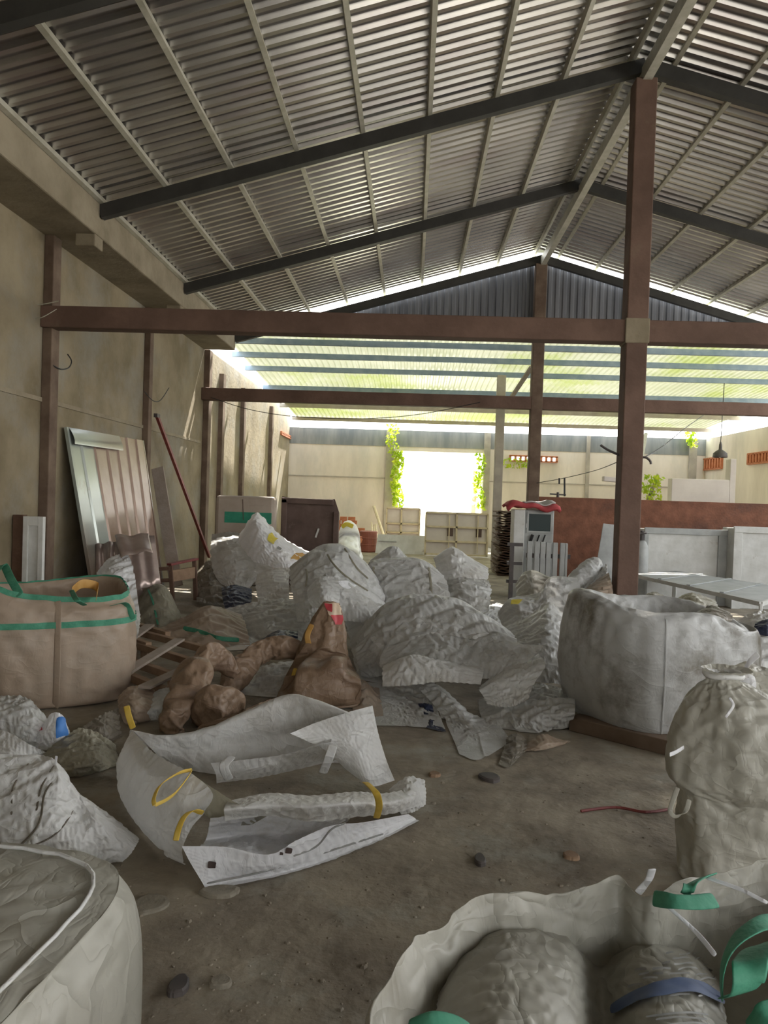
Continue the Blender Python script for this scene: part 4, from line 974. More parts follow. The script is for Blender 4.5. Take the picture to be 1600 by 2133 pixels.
gpart('corner_flap', [Z((605,1524,.33),(662,1501,.36),(720,1482,.38),(776,1467,.39)), Z((640,1540,.28),(690,1530,.30),(735,1520,.31),(787,1520,.28)),
    Z((678,1560,.22),(712,1562,.22),(752,1562,.22),(803,1575,.17)), Z((724,1602,.10),(745,1617,.08),(775,1634,.05),(822,1622,.04))], M['white'], 34, 30, seed=54, amp=.010, fine=.004, fwl=.3)
PF = gpart('front_roll', [Z((475,1664,.28),(560,1648,.28),(650,1652,.27),(740,1645,.25),(800,1648,.20),(850,1640,.13)),
    Z((468,1680,.31),(560,1670,.32),(650,1672,.31),(740,1668,.29),(810,1668,.22),(870,1652,.12)),
    Z((470,1706,.24),(560,1696,.25),(650,1706,.22),(740,1698,.18),(820,1690,.12),(880,1672,.04))], M['white'], 50, 16, seed=55, slack=.03, amp=.018, wl=.32, fine=.008, fwl=.2)
gpart('inner_floor', [Z((440,1700,.22),(540,1692,.22),(640,1704,.18),(730,1700,.13)), Z((430,1745,.07),(530,1732,.03),(620,1735,.03),(710,1715,.04)), Z((405,1768,.17),(470,1765,.14),(560,1778,.10),(640,1742,.10))], M['brightwhite'], 36, 20, seed=56, amp=.02, slack=.08)
PN = gpart('front_wall', [Z((380,1758,.21),(470,1760,.17),(560,1775,.12),(620,1745,.14),(690,1716,.14),(760,1708,.10),(850,1692,.06)),
    Z((396,1790,.14),(470,1795,.10),(560,1800,.07),(640,1775,.07),(710,1745,.07),(775,1728,.05),(862,1699,.03)),
    Z((420,1830,.05),(480,1825,.03),(560,1816,.025),(640,1797,.022),(720,1769,.022),(792,1741,.02),(868,1705,.015)),
    Z((430,1848,.012),(490,1842,.01),(570,1826,.01),(650,1804,.01),(730,1775,.01),(802,1745,.01),(872,1709,.01))], M['brightwhite'], 56, 28, seed=57, amp=.016, slack=.03, fine=.007, fwl=.3)  # lit front face: its brightness is put into the white
gpart('bunched_corner', [Z((812,1640,.08),(850,1614,.14),(884,1622,.10)), Z((818,1664,.12),(855,1650,.15),(887,1648,.07)), Z((836,1692,.02),(862,1687,.02),(886,1672,.02))], M['white'], 22, 18, seed=58, amp=.025, wl=.08, slack=.15)
for (x, y, r) in ((440, 1801, 9), (600, 1772, 7), (584, 1778, 4)):
    pixpatch(t, PN, [(x-r, y+r*.6), (x+r, y+r*.8), (x+r*1.2, y-r*.7), (x-r*.6, y-r)], M['hole'], 'burnt_hole', off=.005, res=5)
for pts in ([(430,1842),(560,1815),(700,1770),(800,1738)], [(612,1785),(660,1765),(690,1730),(720,1715)]):
    q = [Vector(sample(PN, *puv(PN, *p))) + Vector((0,-.004,.006)) for p in pts]; strap(t, q, .009, M['ink'], 'seam', (0,1,.5))
strap(t, [('z',399,1603,.355),('z',371,1610,.36),('z',334,1634,.345),('z',320,1662,.32),('z',322,1677,.305)], .020, M['yellow'], 'lifting_loop', (.6,.5,.5))
strap(t, [('z',399,1605,.355),('z',388,1622,.35),('z',366,1650,.32),('z',345,1666,.305),('z',322,1677,.300)], .020, M['yellow'], 'lifting_loop', (.4,.3,.8))
strap(t, [('z',366,1752,.20),('z',372,1728,.235),('z',384,1702,.26),('z',402,1690,.265),('z',424,1694,.25)], .026, M['yellow'], 'lifting_loop', (1,.2,.2))
strap(t, [('z',760,1628,.30),('z',768,1634,.33),('z',784,1652,.33),('z',790,1680,.26),('z',784,1706,.18)], .032, M['yellow'], 'lifting_loop', (1,.1,0))
strap(t, [('z',263,1470,.34),('z',268,1492,.28),('z',277,1518,.21)], .04, M['yellow'], 'lifting_loop', (1,0,0))
strap(t, [('z',484,1574,.23),('z',466,1596,.20),('z',478,1626,.12)], .05, M['white'], 'white_tab', (1,.2,0))
strap(t, [('z',694,1552,.27),('z',686,1578,.22),('z',672,1612,.12)], .05, M['white'], 'white_tab', (1,.2,0))

# ================= left foreground
t, P = sack('woven_sack', 'slumped white sack with dark seam lines at the left beside the open sack', 'sack', [
    Z((-80,1600,.25),(0,1590,.30),(60,1590,.30),(110,1600,.28),(150,1640,.20),(230,1690,.10),(286,1735,.03)),
    Z((-80,1575,.42),(0,1568,.42),(75,1568,.42),(120,1584,.41),(158,1640,.31),(200,1676,.25),(288,1742,.06)),
    Z((-80,1680,.33),(0,1670,.34),(60,1660,.35),(115,1665,.33),(160,1690,.26),(215,1720,.20),(274,1765,.05)),
    Z((-80,1770,.18),(0,1760,.20),(60,1745,.22),(110,1740,.22),(160,1745,.19),(210,1760,.12),(254,1785,.03)),
    Z((-80,1850,.03),(0,1835,.04),(50,1820,.05),(100,1810,.06),(150,1805,.05),(190,1800,.03),(242,1790,.01))], M['white'], 58, 46, slack=.08, amp=.022, wl=.26, seed=61)
for pts in ([(140,1600),(95,1650),(80,1720),(20,1785)], [(60,1590),(28,1640),(26,1700)], [(172,1648),(140,1710),(100,1750),(20,1775)], [(115,1595),(88,1640),(78,1690)]):
    q = [Vector(sample(P, *puv(P, *p))) + Vector((0,-.006,.006)) for p in pts]; strap(t, q, .010, M['rag'], 'seam', (1,0,.2))
strap(t, [('z',116,1592,.42),('z',117,1582,.44),('z',118,1574,.46)], .012, M['brightwhite'], 'tie_end', (1,0,0))
sack('rag', 'dirty olive rags bunched under the slumped white sack', 'rag', [Z((-30,1800,.06),(60,1800,.07),(130,1792,.06),(170,1802,.03)), Z((-30,1840,.06),(50,1835,.05),(100,1825,.06),(150,1830,.02)), Z((-30,1895,.01),(50,1893,.01),(100,1882,.01),(142,1852,.01))], M['olive'], 40, 26, seed=63, amp=.03, wl=.1, slack=.18)
sack('woven_sack', 'crumpled grey white sack lying at the foot of the tan bulk bag', 'sack', [Z((-40,1450,.25),(20,1443,.28),(60,1450,.28),(100,1490,.20)), Z((-40,1480,.25),(20,1475,.27),(65,1480,.26),(112,1520,.14)), Z((-40,1520,.15),(20,1520,.16),(65,1530,.13),(117,1545,.05)), Z((-40,1560,.02),(20,1560,.03),(70,1560,.02),(120,1562,.01))], M['grey'], 36, 30, seed=64, amp=.025, wl=.18, slack=.12)
sack('woven_sack', 'white sack flap spread just behind the slumped white sack', 'sack', [Z((-30,1508,.22),(20,1520,.21),(60,1543,.17),(96,1560,.10)), Z((-30,1545,.16),(20,1556,.15),(60,1566,.11),(99,1567,.06)), Z((-30,1590,.10),(20,1588,.10),(60,1584,.06),(96,1573,.04))], M['white'], 30, 22, seed=65, amp=.014, wl=.2)
t, P = sack('printed_sack', 'small white sack with a blue printed block below the tan bulk bag', 'sack', [Z((82,1512,.16),(108,1480,.26),(130,1484,.25),(145,1515,.16)), Z((70,1530,.12),(100,1518,.17),(126,1518,.17),(148,1530,.10)), Z((76,1554,.05),(100,1554,.06),(122,1552,.06),(143,1538,.05))], M['brightwhite'], 28, 22, seed=66, amp=.014, wl=.12)
pixpatch(t, P, [(117,1538), (144,1534), (136,1497), (118,1496)], M['blueprint'], 'blue_print', res=12)
pixpatch(t, P, [(74,1523), (90,1521), (88,1514), (76,1516)], M['redprint'], 'red_print', res=5)
sack('rag', 'olive grey sack lying flat between the tan bulk bag and the open sack', 'sack', [Z((125,1530,.12),(165,1512,.14),(205,1522,.11),(240,1545,.05)), Z((90,1570,.08),(150,1558,.13),(200,1558,.13),(245,1570,.05)), Z((110,1590,.06),(150,1590,.09),(200,1585,.09),(244,1582,.03)), Z((135,1613,.01),(160,1616,.01),(200,1607,.01),(241,1594,.01))], M['olive'], 36, 28, seed=67, amp=.028, wl=.14, slack=.12)
sack('rag', 'dark rag tucked under the side of the tan bulk bag', 'rag', [Z((168,1512,.08),(210,1484,.12),(246,1470,.10)), Z((178,1530,.05),(215,1510,.09),(250,1505,.06)), Z((188,1546,.01),(220,1546,.01),(254,1530,.01))], M['rag'], 26, 20, seed=68, amp=.03, wl=.1, slack=.15)
sack('woven_sack', 'little tan cloth heap at the lower corner of the broken pallet', 'sack', [Z((246,1445,.12),(275,1424,.20),(322,1432,.16)), Z((248,1470,.10),(280,1462,.16),(318,1465,.12)), Z((262,1508,.01),(290,1506,.01),(322,1498,.01))], M['tan'], 24, 20, seed=69, amp=.014, wl=.16)
sack('woven_sack', 'pale grey cloth lump between the pallet and the twisted brown sack', 'sack', [Z((305,1452,.12),(335,1430,.18),(372,1428,.18)), Z((300,1478,.09),(335,1462,.14),(372,1465,.12)), Z((302,1500,.01),(335,1500,.01),(372,1500,.01))], M['grey'], 24, 20, seed=70, amp=.014, wl=.16)

# ================= brown sacks
def tube_sack(name, label, path, rad, mt, nu=28, nv=40, pleat=0.0, np_=9, squash=1.0, **k):
    pts = [pt(q) for q in path]; rows = []
    for i, p in enumerate(pts):
        d = (pts[min(i+1, len(pts)-1)]-pts[max(i-1, 0)]).normalized(); x = d.cross(Vector((0, 1, 0)))
        if x.length < .1: x = Vector((1, 0, 0))
        x.normalize(); y = x.cross(d); n = 24
        rows.append([p + (x*math.cos(2*math.pi*q/n) + y*squash*math.sin(2*math.pi*q/n))*rad[i]*(1+pleat*math.sin(np_*2*math.pi*q/n + i*.25)) for q in range(n)])
    P = net(rows, nu, nv, cu=True); P = crumple(P, True, **k); c = P.reshape(-1, 3).mean(0)
    t = thing(name, label, 'sack', (c[0], c[1], max(0, P[..., 2].min()))); cloth_obj('cloth', P, mt, t, True); return t, P
tube_sack('woven_sack', 'brown sack twisted into an upright roll behind the open sack', [('z',357,1524,.01),('z',360,1492,.10),('z',384,1444,.20),('z',406,1392,.30),('z',428,1366,.33),('z',462,1372,.28),('z',492,1400,.18)], [.07,.085,.11,.13,.11,.09,.04], M['brown'], slack=.16, amp=.035, wl=.15, squash=.7, tether=.025, seed=71)
tube_sack('woven_sack', 'brown sack rolled into a ball beside the upright brown roll', [('z',412,1490,.02),('z',430,1480,.10),('z',452,1468,.15),('z',476,1466,.14),('z',494,1478,.06)], [.02,.13,.155,.13,.02], M['brown'], slack=.16, amp=.035, wl=.15, squash=.7, tether=.025, seed=72)
tube_sack('woven_sack', 'long brown sack arm reaching up to the tall brown cone', [(468,1440,6.0),(492,1404,6.2),(520,1372,6.4),(552,1350,6.55),(590,1344,6.6),(628,1352,6.7)], [.05,.11,.10,.09,.10,.07], M['brown'], slack=.16, amp=.035, wl=.15, squash=.7, tether=.025, seed=73)
sack('woven_sack', 'brown sack spread low along the rim of the open sack', 'sack', [Z((500,1478,.14),(560,1452,.14),(610,1448,.12)), Z((420,1505,.08),(500,1490,.12),(575,1470,.10)), Z((420,1526,.01),(500,1518,.01),(575,1500,.01))], M['brown'], 32, 20, seed=74, amp=.018, wl=.14)
t, P = tube_sack('woven_sack', 'tall brown sack drawn up to a point with a red print at its tip', [G(664,1462,.01), G(664,1462,.05)+Vector((0,.03,0)), (668,1408,6.45), (674,1355,6.6), (683,1300,6.7), (690,1264,6.75), (692,1252,6.77)], [.30,.33,.28,.21,.15,.095,.07], M['brown'], nu=56, nv=44, pleat=.09, np_=7, squash=.75, slack=.07, amp=.016, wl=.16, seed=75)
pixpatch(t, P, [(686,1282),(715,1280),(715,1254),(676,1256)], M['cream'], 'cream_print', res=9)
pixpatch(t, P, [(698,1302),(712,1302),(716,1280),(688,1282)], M['redprint'], 'red_print', off=.009, res=7)
pixpatch(t, P, [(680,1270),(692,1276),(692,1258),(676,1257)], M['redprint'], 'red_print', off=.009, res=6)
strap(t, [(618,1392,6.10),(612,1415,6.05),(612,1444,6.0)], .055, M['yellow'], 'yellow_strap', (1,0,0))
strap(t, [(650,1300,6.55),(640,1325,6.5),(646,1352,6.5)], .05, M['orange'], 'orange_flap', (1,0,.2))
sack('woven_sack', 'grey tan sack standing between the brown cone and the bare floor', 'sack', [[(728,1425,6.5),(756,1412,6.5),(786,1440,6.4)], [(732,1435,6.1),(762,1425,6.1),(792,1458,6.0)], [(738,1490,5.6),(768,1495,5.55),(797,1498,5.6)]], M['tan'], 26, 24, seed=76, amp=.014, wl=.2)
sack('woven_sack', 'dull grey sack between the brown arm and the open sack', 'sack', [[(498,1405,7.0),(560,1380,7.0),(612,1372,7.0)], [(488,1428,6.5),(550,1408,6.4),(612,1398,6.4)], [(478,1462,6.1),(540,1460,6.0),(606,1458,6.0)]], M['grey'], 30, 24, seed=77, amp=.02, wl=.2)

# ================= centre heap
sack('woven_sack', 'big grey white sack draped over the top of the centre heap', 'sack', [
    [(735,1330,7.9),(790,1290,8.0),(870,1275,8.1),(970,1285,8.0),(1060,1310,7.6)],
    [(745,1320,7.4),(800,1260,7.4),(872,1237,7.4),(965,1253,7.2),(1068,1320,6.8)],
    [(742,1352,7.0),(800,1315,6.9),(880,1300,6.8),(980,1318,6.6),(1085,1338,6.3)],
    [(748,1385,6.8),(800,1368,6.6),(880,1362,6.4),(985,1375,6.2),(1127,1345,6.0)],
    [(758,1412,6.8),(805,1400,6.6),(890,1385,6.5),(985,1398,6.3),(1062,1390,6.1)]], M['grey'], 60, 46, slack=.10, seed=3, amp=.035, wl=.45)
sack('woven_sack', 'grey sack layer folded over the crest of the centre heap', 'sack', [
    [(780,1300,7.4),(865,1252,7.4),(958,1262,7.2),(1052,1318,6.85)], [(772,1322,7.0),(860,1286,6.95),(958,1296,6.8),(1066,1334,6.5)], [(790,1344,6.75),(868,1318,6.7),(962,1322,6.55),(1058,1352,6.35)]], M['white'], 44, 24, seed=80, amp=.026, wl=.4)
sack('woven_sack', 'pointed sack layer across the middle of the centre heap', 'sack', [
    [(806,1336,6.75),(900,1316,6.65),(1000,1332,6.45),(1132,1340,5.95)], [(792,1374,6.4),(898,1356,6.3),(1000,1372,6.15),(1106,1366,5.98)], [(806,1404,6.3),(900,1394,6.2),(1000,1408,6.05),(1068,1398,5.98)]], M['grey'], 48, 26, seed=81, amp=.026, wl=.4)
sack('woven_sack', 'folded white flap hanging below the big sack of the centre heap', 'sack', [[(800,1380,6.4),(860,1362,6.3),(930,1372,6.2),(1005,1385,6.1)], [(798,1392,6.1),(856,1366,6.0),(920,1380,5.95),(1006,1395,5.95)], [(798,1424,5.95),(850,1422,5.85),(915,1414,5.8),(1000,1420,5.8)]], M['white'], 40, 20, seed=82, amp=.018, wl=.18)
sack('woven_sack', 'frayed white sack edge hanging in strips at the front of the heap', 'sack', [[(1006,1420,6.0),(1060,1380,6.1),(1122,1358,6.1)], [(1000,1430,5.85),(1060,1405,5.8),(1134,1382,5.8)], [(1010,1448,5.75),(1055,1440,5.7),(1112,1420,5.7)], [(1016,1462,5.65),(1060,1466,5.6),(1100,1452,5.6)]], M['white'], 40, 22, seed=83, amp=.025, wl=.09, slack=.16)
sack('woven_sack', 'grey sack lying dark and low at the left foot of the heap', 'sack', [[(748,1430,6.6),(830,1415,6.5),(905,1412,6.3)], [(760,1465,6.1),(830,1455,6.1),(905,1450,6.0)], [('g',785,1508),('g',850,1510),('g',925,1516)]], M['grey'], 36, 24, seed=84, amp=.02, wl=.22)
sack('woven_sack', 'triangular sack tongue running from the heap down onto the bare floor', 'sack', [[(872,1428,6.1),(905,1420,6.05),(928,1432,6.05)], [(910,1472,5.75),(945,1464,5.7),(978,1478,5.75)], [(930,1518,5.5),(985,1514,5.35),(1032,1516,5.5)], [('g',958,1568),('g',1000,1578),('g',1064,1542)]], M['grey'], 30, 36, seed=85, amp=.014, wl=.2)
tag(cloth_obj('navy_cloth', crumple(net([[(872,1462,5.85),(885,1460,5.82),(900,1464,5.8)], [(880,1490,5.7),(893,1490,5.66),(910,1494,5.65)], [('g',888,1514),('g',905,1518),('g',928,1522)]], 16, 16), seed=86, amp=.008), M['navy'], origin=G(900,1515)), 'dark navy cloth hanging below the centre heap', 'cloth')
sack('woven_sack', 'grey sheet climbing between the brown cone and the centre heap', 'sack', [[(716,1268,8.6),(760,1228,8.6),(800,1252,8.5)], [(722,1300,7.9),(765,1286,7.8),(800,1300,7.7)], [(735,1360,7.3),(770,1350,7.2),(804,1350,7.2)], [(748,1425,6.7),(780,1428,6.6),(820,1432,6.5)]], M['grey'], 28, 36, seed=87, amp=.02, wl=.16)
sack('woven_sack', 'crumpled grey sack wedged left of the big stained bulk bag', 'sack', [[(1075,1430,6.1),(1130,1420,6.1),(1196,1440,6.0)], [(1050,1462,5.75),(1120,1448,5.7),(1196,1456,5.6)], [(1060,1492,5.5),(1120,1486,5.4),(1196,1478,5.4)], [('g',1082,1522),('g',1130,1524),('g',1192,1512)]], M['grey'], 40, 28, seed=88, amp=.03, wl=.10, slack=.16)
sack('woven_sack', 'small grey fold between the frayed strips and the floor', 'sack', [[(998,1452,5.95),(1040,1446,5.95),(1078,1456,5.9)], [(1000,1478,5.75),(1048,1468,5.65),(1086,1498,5.5)], [('g',1012,1512),('g',1050,1516),('g',1092,1522)]], M['grey'], 26, 20, seed=89, amp=.02, wl=.12)
sack('cardboard_scrap', 'tan scrap lying on the floor before the crumpled grey sack', 'scrap', [Z((1096,1545,.03),(1130,1524,.09),(1160,1532,.05)), Z((1095,1556,.02),(1140,1542,.07),(1185,1540,.02)), Z((1094,1564,.01),(1140,1560,.01),(1186,1546,.01))], M['tan'], 22, 14, seed=90, amp=.01, wl=.12)
sack('rag', 'dark grey rag trailing on the floor at the end of the sack tongue', 'rag', [Z((1056,1530,.05),(1075,1522,.07),(1096,1532,.05)), Z((1050,1560,.02),(1072,1555,.05),(1096,1556,.02)), Z((1040,1590,.01),(1060,1596,.01),(1080,1580,.01))], M['rag'], 20, 20, seed=91, amp=.02, wl=.08, slack=.15)

# ================= right back
t, P = sack('woven_sack', 'grey sack with a yellow print at its corner behind the right heap', 'sack', [
    [(1045,1265,9.0),(1085,1247,9.0),(1125,1238,9.1),(1155,1216,9.2),(1200,1215,9.2)],
    [(1038,1274,8.5),(1064,1245,8.5),(1118,1235,8.6),(1148,1201,8.7),(1202,1202,8.7)],
    [(1044,1292,8.2),(1085,1275,8.1),(1122,1262,8.2),(1152,1245,8.3),(1215,1245,8.3)],
    [(1052,1318,7.8),(1090,1315,7.7),(1130,1305,7.8),(1180,1300,7.8),(1225,1300,7.8)]], M['grey'], 44, 32, seed=92, amp=.02, wl=.3)
pixpatch(t, P, [(1064,1258),(1076,1256),(1090,1244),(1066,1246)], M['yprint'], 'yellow_print', res=7)
sack('woven_sack', 'pale sack with a bright ridge just left of the stained bulk bag', 'sack', [
    [(1050,1302,7.9),(1095,1284,7.8),(1142,1252,7.8),(1172,1272,7.8),(1205,1295,7.7)],
    [(1072,1322,7.4),(1100,1314,7.3),(1140,1296,7.2),(1180,1306,7.3),(1212,1330,7.3)],
    [(1080,1348,7.0),(1112,1345,6.9),(1150,1340,6.9),(1190,1350,7.0),(1222,1362,7.0)],
    [(1072,1410,6.6),(1120,1415,6.55),(1160,1418,6.5),(1195,1422,6.5),(1225,1428,6.5)]], M['grey'], 44, 36, seed=93, amp=.016, wl=.35)
sack('woven_sack', 'rounded cream sack in front of the cabinet post', 'sack', [[(1082,1225,10.1),(1100,1212,10.1),(1120,1210,10.1),(1146,1216,10.0)], [(1075,1214,9.7),(1092,1191,9.7),(1114,1187,9.7),(1147,1202,9.6)], [(1077,1245,9.2),(1100,1240,9.1),(1122,1240,9.1),(1152,1240,9.1)]], M['liner'], 30, 24, seed=94, amp=.02, wl=.2)
tube_sack('woven_sack', 'grey rolled sack slanting up beside the leaning pale panel', [(1188,1232,9.0),(1200,1212,9.1),(1222,1190,9.3),(1240,1172,9.5),(1246,1166,9.55)], [.06,.11,.12,.09,.03], M['grey'], slack=.10, amp=.014, wl=.16, seed=95)
sack('woven_sack', 'tan tinged sack leaning on the foot of the red brown column', 'sack', [[(1196,1240,9.0),(1236,1210,9.0),(1268,1190,9.0)], [(1200,1258,8.4),(1240,1232,8.4),(1276,1222,8.5)], [(1206,1300,7.8),(1250,1300,7.8),(1283,1300,7.8)]], M['tan'], 30, 26, seed=96, amp=.022, wl=.2)
sack('woven_sack', 'grey rag sack heaped against the foot of the column', 'sack', [[(1236,1200,9.5),(1262,1172,9.5),(1262,1180,9.5)], [(1232,1214,9.2),(1262,1190,9.1),(1266,1196,9.1)], [(1240,1235,8.9),(1265,1225,8.8),(1268,1228,8.8)]], M['grey'], 26, 22, seed=97, amp=.03, wl=.12, slack=.14)
sack('woven_sack', 'brownish sack lump under the low bed frame beside the column', 'sack', [[(1326,1250,8.9),(1360,1230,8.9),(1400,1245,8.9)], [(1326,1264,8.4),(1365,1246,8.3),(1404,1262,8.4)], [(1330,1300,7.8),(1365,1300,7.8),(1404,1300,7.8)]], M['rag'], 26, 22, seed=98, amp=.025, wl=.16)
sack('woven_sack', 'olive sack lump under the far edge of the bed frame', 'sack', [[(1400,1248,8.7),(1440,1232,8.7),(1490,1246,8.7)], [(1405,1262,8.2),(1445,1250,8.1),(1495,1262,8.2)], [(1410,1300,7.6),(1450,1300,7.6),(1500,1300,7.6)]], M['olive'], 26, 22, seed=99, amp=.025, wl=.16)
sack('woven_sack', 'pale sack showing at the right edge beyond the stained bulk bag', 'sack', [[(1530,1330,6.8),(1570,1310,6.8),(1640,1305,6.8)], [(1530,1355,6.4),(1575,1335,6.3),(1645,1330,6.3)], [(1535,1425,5.8),(1580,1425,5.8),(1650,1425,5.8)]], M['white'], 28, 24, seed=100, amp=.02, wl=.25)
sack('woven_sack', 'torn white scraps with black film at the right edge by the bed frame', 'scrap', [[(1540,1285,7.4),(1580,1270,7.4),(1650,1268,7.4)], [(1545,1305,7.0),(1590,1290,7.0),(1650,1290,7.0)], [(1550,1330,6.7),(1590,1328,6.7),(1650,1325,6.7)]], M['white'], 28, 20, seed=101, amp=.03, wl=.1, slack=.16)
tag(cloth_obj('black_film', crumple(net([[(1575,1292,6.6),(1600,1285,6.6),(1630,1290,6.6)], [(1572,1304,6.5),(1600,1302,6.45),(1630,1306,6.5)], [(1580,1316,6.45),(1602,1320,6.4),(1630,1318,6.4)]], 18, 14), seed=102, amp=.015, wl=.1), M['navy'], origin=at(1600,1300,6.5)), 'black plastic film lying on white scraps at the right edge', 'plastic film')

# ================= domes in the middle distance
t, P = sack('woven_sack', 'half filled grey sack with a flat top standing before the white board', 'sack', [[(785,1192,10.1),(830,1182,10.1),(875,1182,10.1),(908,1198,10.0)], [(765,1178,9.4),(784,1164,9.4),(872,1162,9.4),(920,1194,9.3)], [(772,1215,9.0),(800,1205,8.9),(877,1200,8.9),(932,1215,8.9)], [(778,1270,8.5),(810,1272,8.4),(880,1272,8.4),(942,1275,8.4)]], M['grey'], 44, 32, seed=103, amp=.016, wl=.35)
for x in (777, 894):
    q = [Vector(sample(P, *puv(P, x+(y-1180)*.08, y))) + Vector((0,-.012,.004)) for y in (1178, 1200, 1222, 1245)]; strap(t, q, .03, M['olive'], 'seam', (1,0,0))
sack('woven_sack', 'grey sack peak poking up behind the flat topped sack', 'sack', [[(775,1170,10.7),(815,1150,10.7),(850,1165,10.7)], [(772,1165,10.4),(818,1137,10.4),(852,1162,10.4)], [(772,1190,10.1),(820,1188,10.0),(856,1190,10.0)]], M['grey'], 26, 18, seed=104, amp=.02, wl=.2)
sack('woven_sack', 'rounded pale sack standing before the gate leaf', 'sack', [[(910,1178,10.7),(940,1162,10.7),(970,1172,10.7),(1010,1190,10.6)], [(904,1160,10.1),(941,1138,10.1),(974,1156,10.1),(1016,1182,10.0)], [(912,1186,9.6),(945,1182,9.5),(976,1186,9.5),(1017,1199,9.6)], [(924,1210,9.5),(950,1210,9.4),(980,1210,9.4),(1010,1208,9.5)]], M['white'], 36, 26, seed=105, amp=.02, wl=.3)
sack('woven_sack', 'grey crumpled sack below the rounded pale sack', 'sack', [[(912,1208,9.6),(960,1198,9.5),(1000,1202,9.5),(1018,1206,9.5)], [(922,1228,9.1),(960,1214,9.0),(1000,1220,9.0),(1023,1228,9.1)], [(932,1268,8.5),(970,1266,8.4),(1000,1268,8.4),(1018,1270,8.5)]], M['grey'], 34, 24, seed=106, amp=.03, wl=.16, slack=.13)
sack('woven_sack', 'flat grey scraps on the floor between the crumpled sack and the stand', 'scrap', [Z((1000,1262,.10),(1035,1255,.10),(1062,1262,.06)), Z((1000,1280,.12),(1035,1272,.12),(1060,1280,.06)), Z((990,1305,.04),(1030,1300,.04),(1055,1300,.02))], M['grey'], 26, 20, seed=107, amp=.03, wl=.14, slack=.15)
t, P = sack('woven_sack', 'large cloudy grey sack slumped in a dome behind the tall brown cone', 'sack', [
    [(640,1172,9.7),(668,1160,9.7),(700,1158,9.7),(745,1185,9.6),(792,1232,9.5)],
    [(607,1178,8.9),(655,1141,8.9),(710,1134,8.9),(768,1180,8.9),(812,1252,8.8)],
    [(605,1206,8.4),(640,1188,8.3),(692,1186,8.2),(748,1214,8.3),(804,1268,8.3)],
    [(612,1242,8.0),(645,1236,7.9),(692,1230,7.9),(742,1248,7.9),(784,1280,7.9)],
    [(620,1290,7.8),(650,1290,7.7),(692,1288,7.7),(742,1290,7.7),(780,1300,7.8)]], M['grey'], 46, 40, seed=108, amp=.02, wl=.3)
pixpatch(t, P, [(700,1212),(722,1226),(745,1219),(722,1208)], M['brightwhite'], 'torn_patch', res=5)
for pts in ([(676,1142),(694,1172),(724,1200),(768,1232)], [(632,1172),(640,1196),(636,1222)], [(718,1142),(742,1180),(770,1206)]):
    q = [Vector(sample(P, *puv(P, *p))) + Vector((0,-.015,.006)) for p in pts]; strap(t, q, .022, M['olive'], 'seam', (1,0,.3))
sack('woven_sack', 'folded grey sack pillow resting on the front of the cloudy sack', 'sack', [[(640,1222,7.9),(668,1198,7.9),(704,1200,7.9)], [(642,1245,7.6),(672,1228,7.5),(708,1232,7.6)], [(652,1262,7.5),(680,1262,7.4),(706,1256,7.5)]], M['grey'], 26, 20, seed=109, amp=.014, wl=.2)

# ================= behind on the left
sack('woven_sack', 'grey sack hanging over the foot of the upright tank', 'sack', [[(442,1112,13.0),(478,1106,13.0),(510,1110,13.0),(542,1122,13.0)], [(439,1150,12.2),(475,1140,12.0),(510,1140,12.0),(562,1166,12.0)], [(446,1190,11.5),(480,1186,11.3),(516,1182,11.3),(564,1184,11.4)], [(460,1214,11.2),(485,1224,11.0),(509,1232,11.0),(535,1204,11.2)]], M['grey'], 38, 32, seed=110, amp=.025, wl=.35)
t, P = sack('printed_sack', 'white sack with a yellow print propped in a peak before the tank', 'sack', [
    [(500,1108,12.6),(533,1066,12.4),(565,1094,12.4),(600,1124,12.4),(648,1149,12.2)],
    [(498,1126,12.0),(531,1092,11.8),(560,1108,11.7),(597,1133,11.7),(642,1155,11.9)],
    [(514,1150,11.6),(540,1140,11.4),(566,1150,11.3),(597,1158,11.3),(626,1168,11.5)],
    [(530,1168,11.4),(550,1172,11.3),(575,1180,11.2),(600,1182,11.2),(612,1182,11.3)]], M['brightwhite'], 40, 30, seed=111, amp=.016, wl=.4)
pixpatch(t, P, [(556,1124),(571,1134),(584,1116),(569,1106)], M['yprint'], 'yellow_print', res=8, off=.01)
pixpatch(t, P, [(576,1142),(584,1146),(588,1140),(580,1136)], M['ink'], 'print_mark', res=4, off=.01)
pixpatch(t, P, [(606,1164),(626,1166),(646,1150),(618,1150)], M['orange'], 'tan_edge_print', res=6, off=.01)
sack('woven_sack', 'pale crumpled sack under the printed peak', 'sack', [[(538,1192,11.1),(572,1180,11.1),(606,1180,11.1)], [(533,1212,10.6),(570,1205,10.5),(602,1206,10.5)], [(538,1250,10.0),(570,1252,10.0),(602,1248,10.0)]], M['white'], 28, 24, seed=112, amp=.025, wl=.2)
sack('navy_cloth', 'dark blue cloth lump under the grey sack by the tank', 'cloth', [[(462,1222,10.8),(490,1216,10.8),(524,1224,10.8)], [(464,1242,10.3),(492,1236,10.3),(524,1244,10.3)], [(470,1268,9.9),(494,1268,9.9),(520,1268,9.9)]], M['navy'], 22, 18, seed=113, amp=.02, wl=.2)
sack('rag', 'dark sacks heaped against the wall beside the leaning pole', 'rag', [[(412,1186,12.4),(438,1166,12.6),(470,1190,12.4)], [(408,1214,11.5),(440,1200,11.4),(478,1212,11.4)], [(410,1250,10.7),(445,1254,10.6),(482,1256,10.6)]], M['rag'], 30, 26, seed=114, amp=.04, wl=.22, slack=.15)
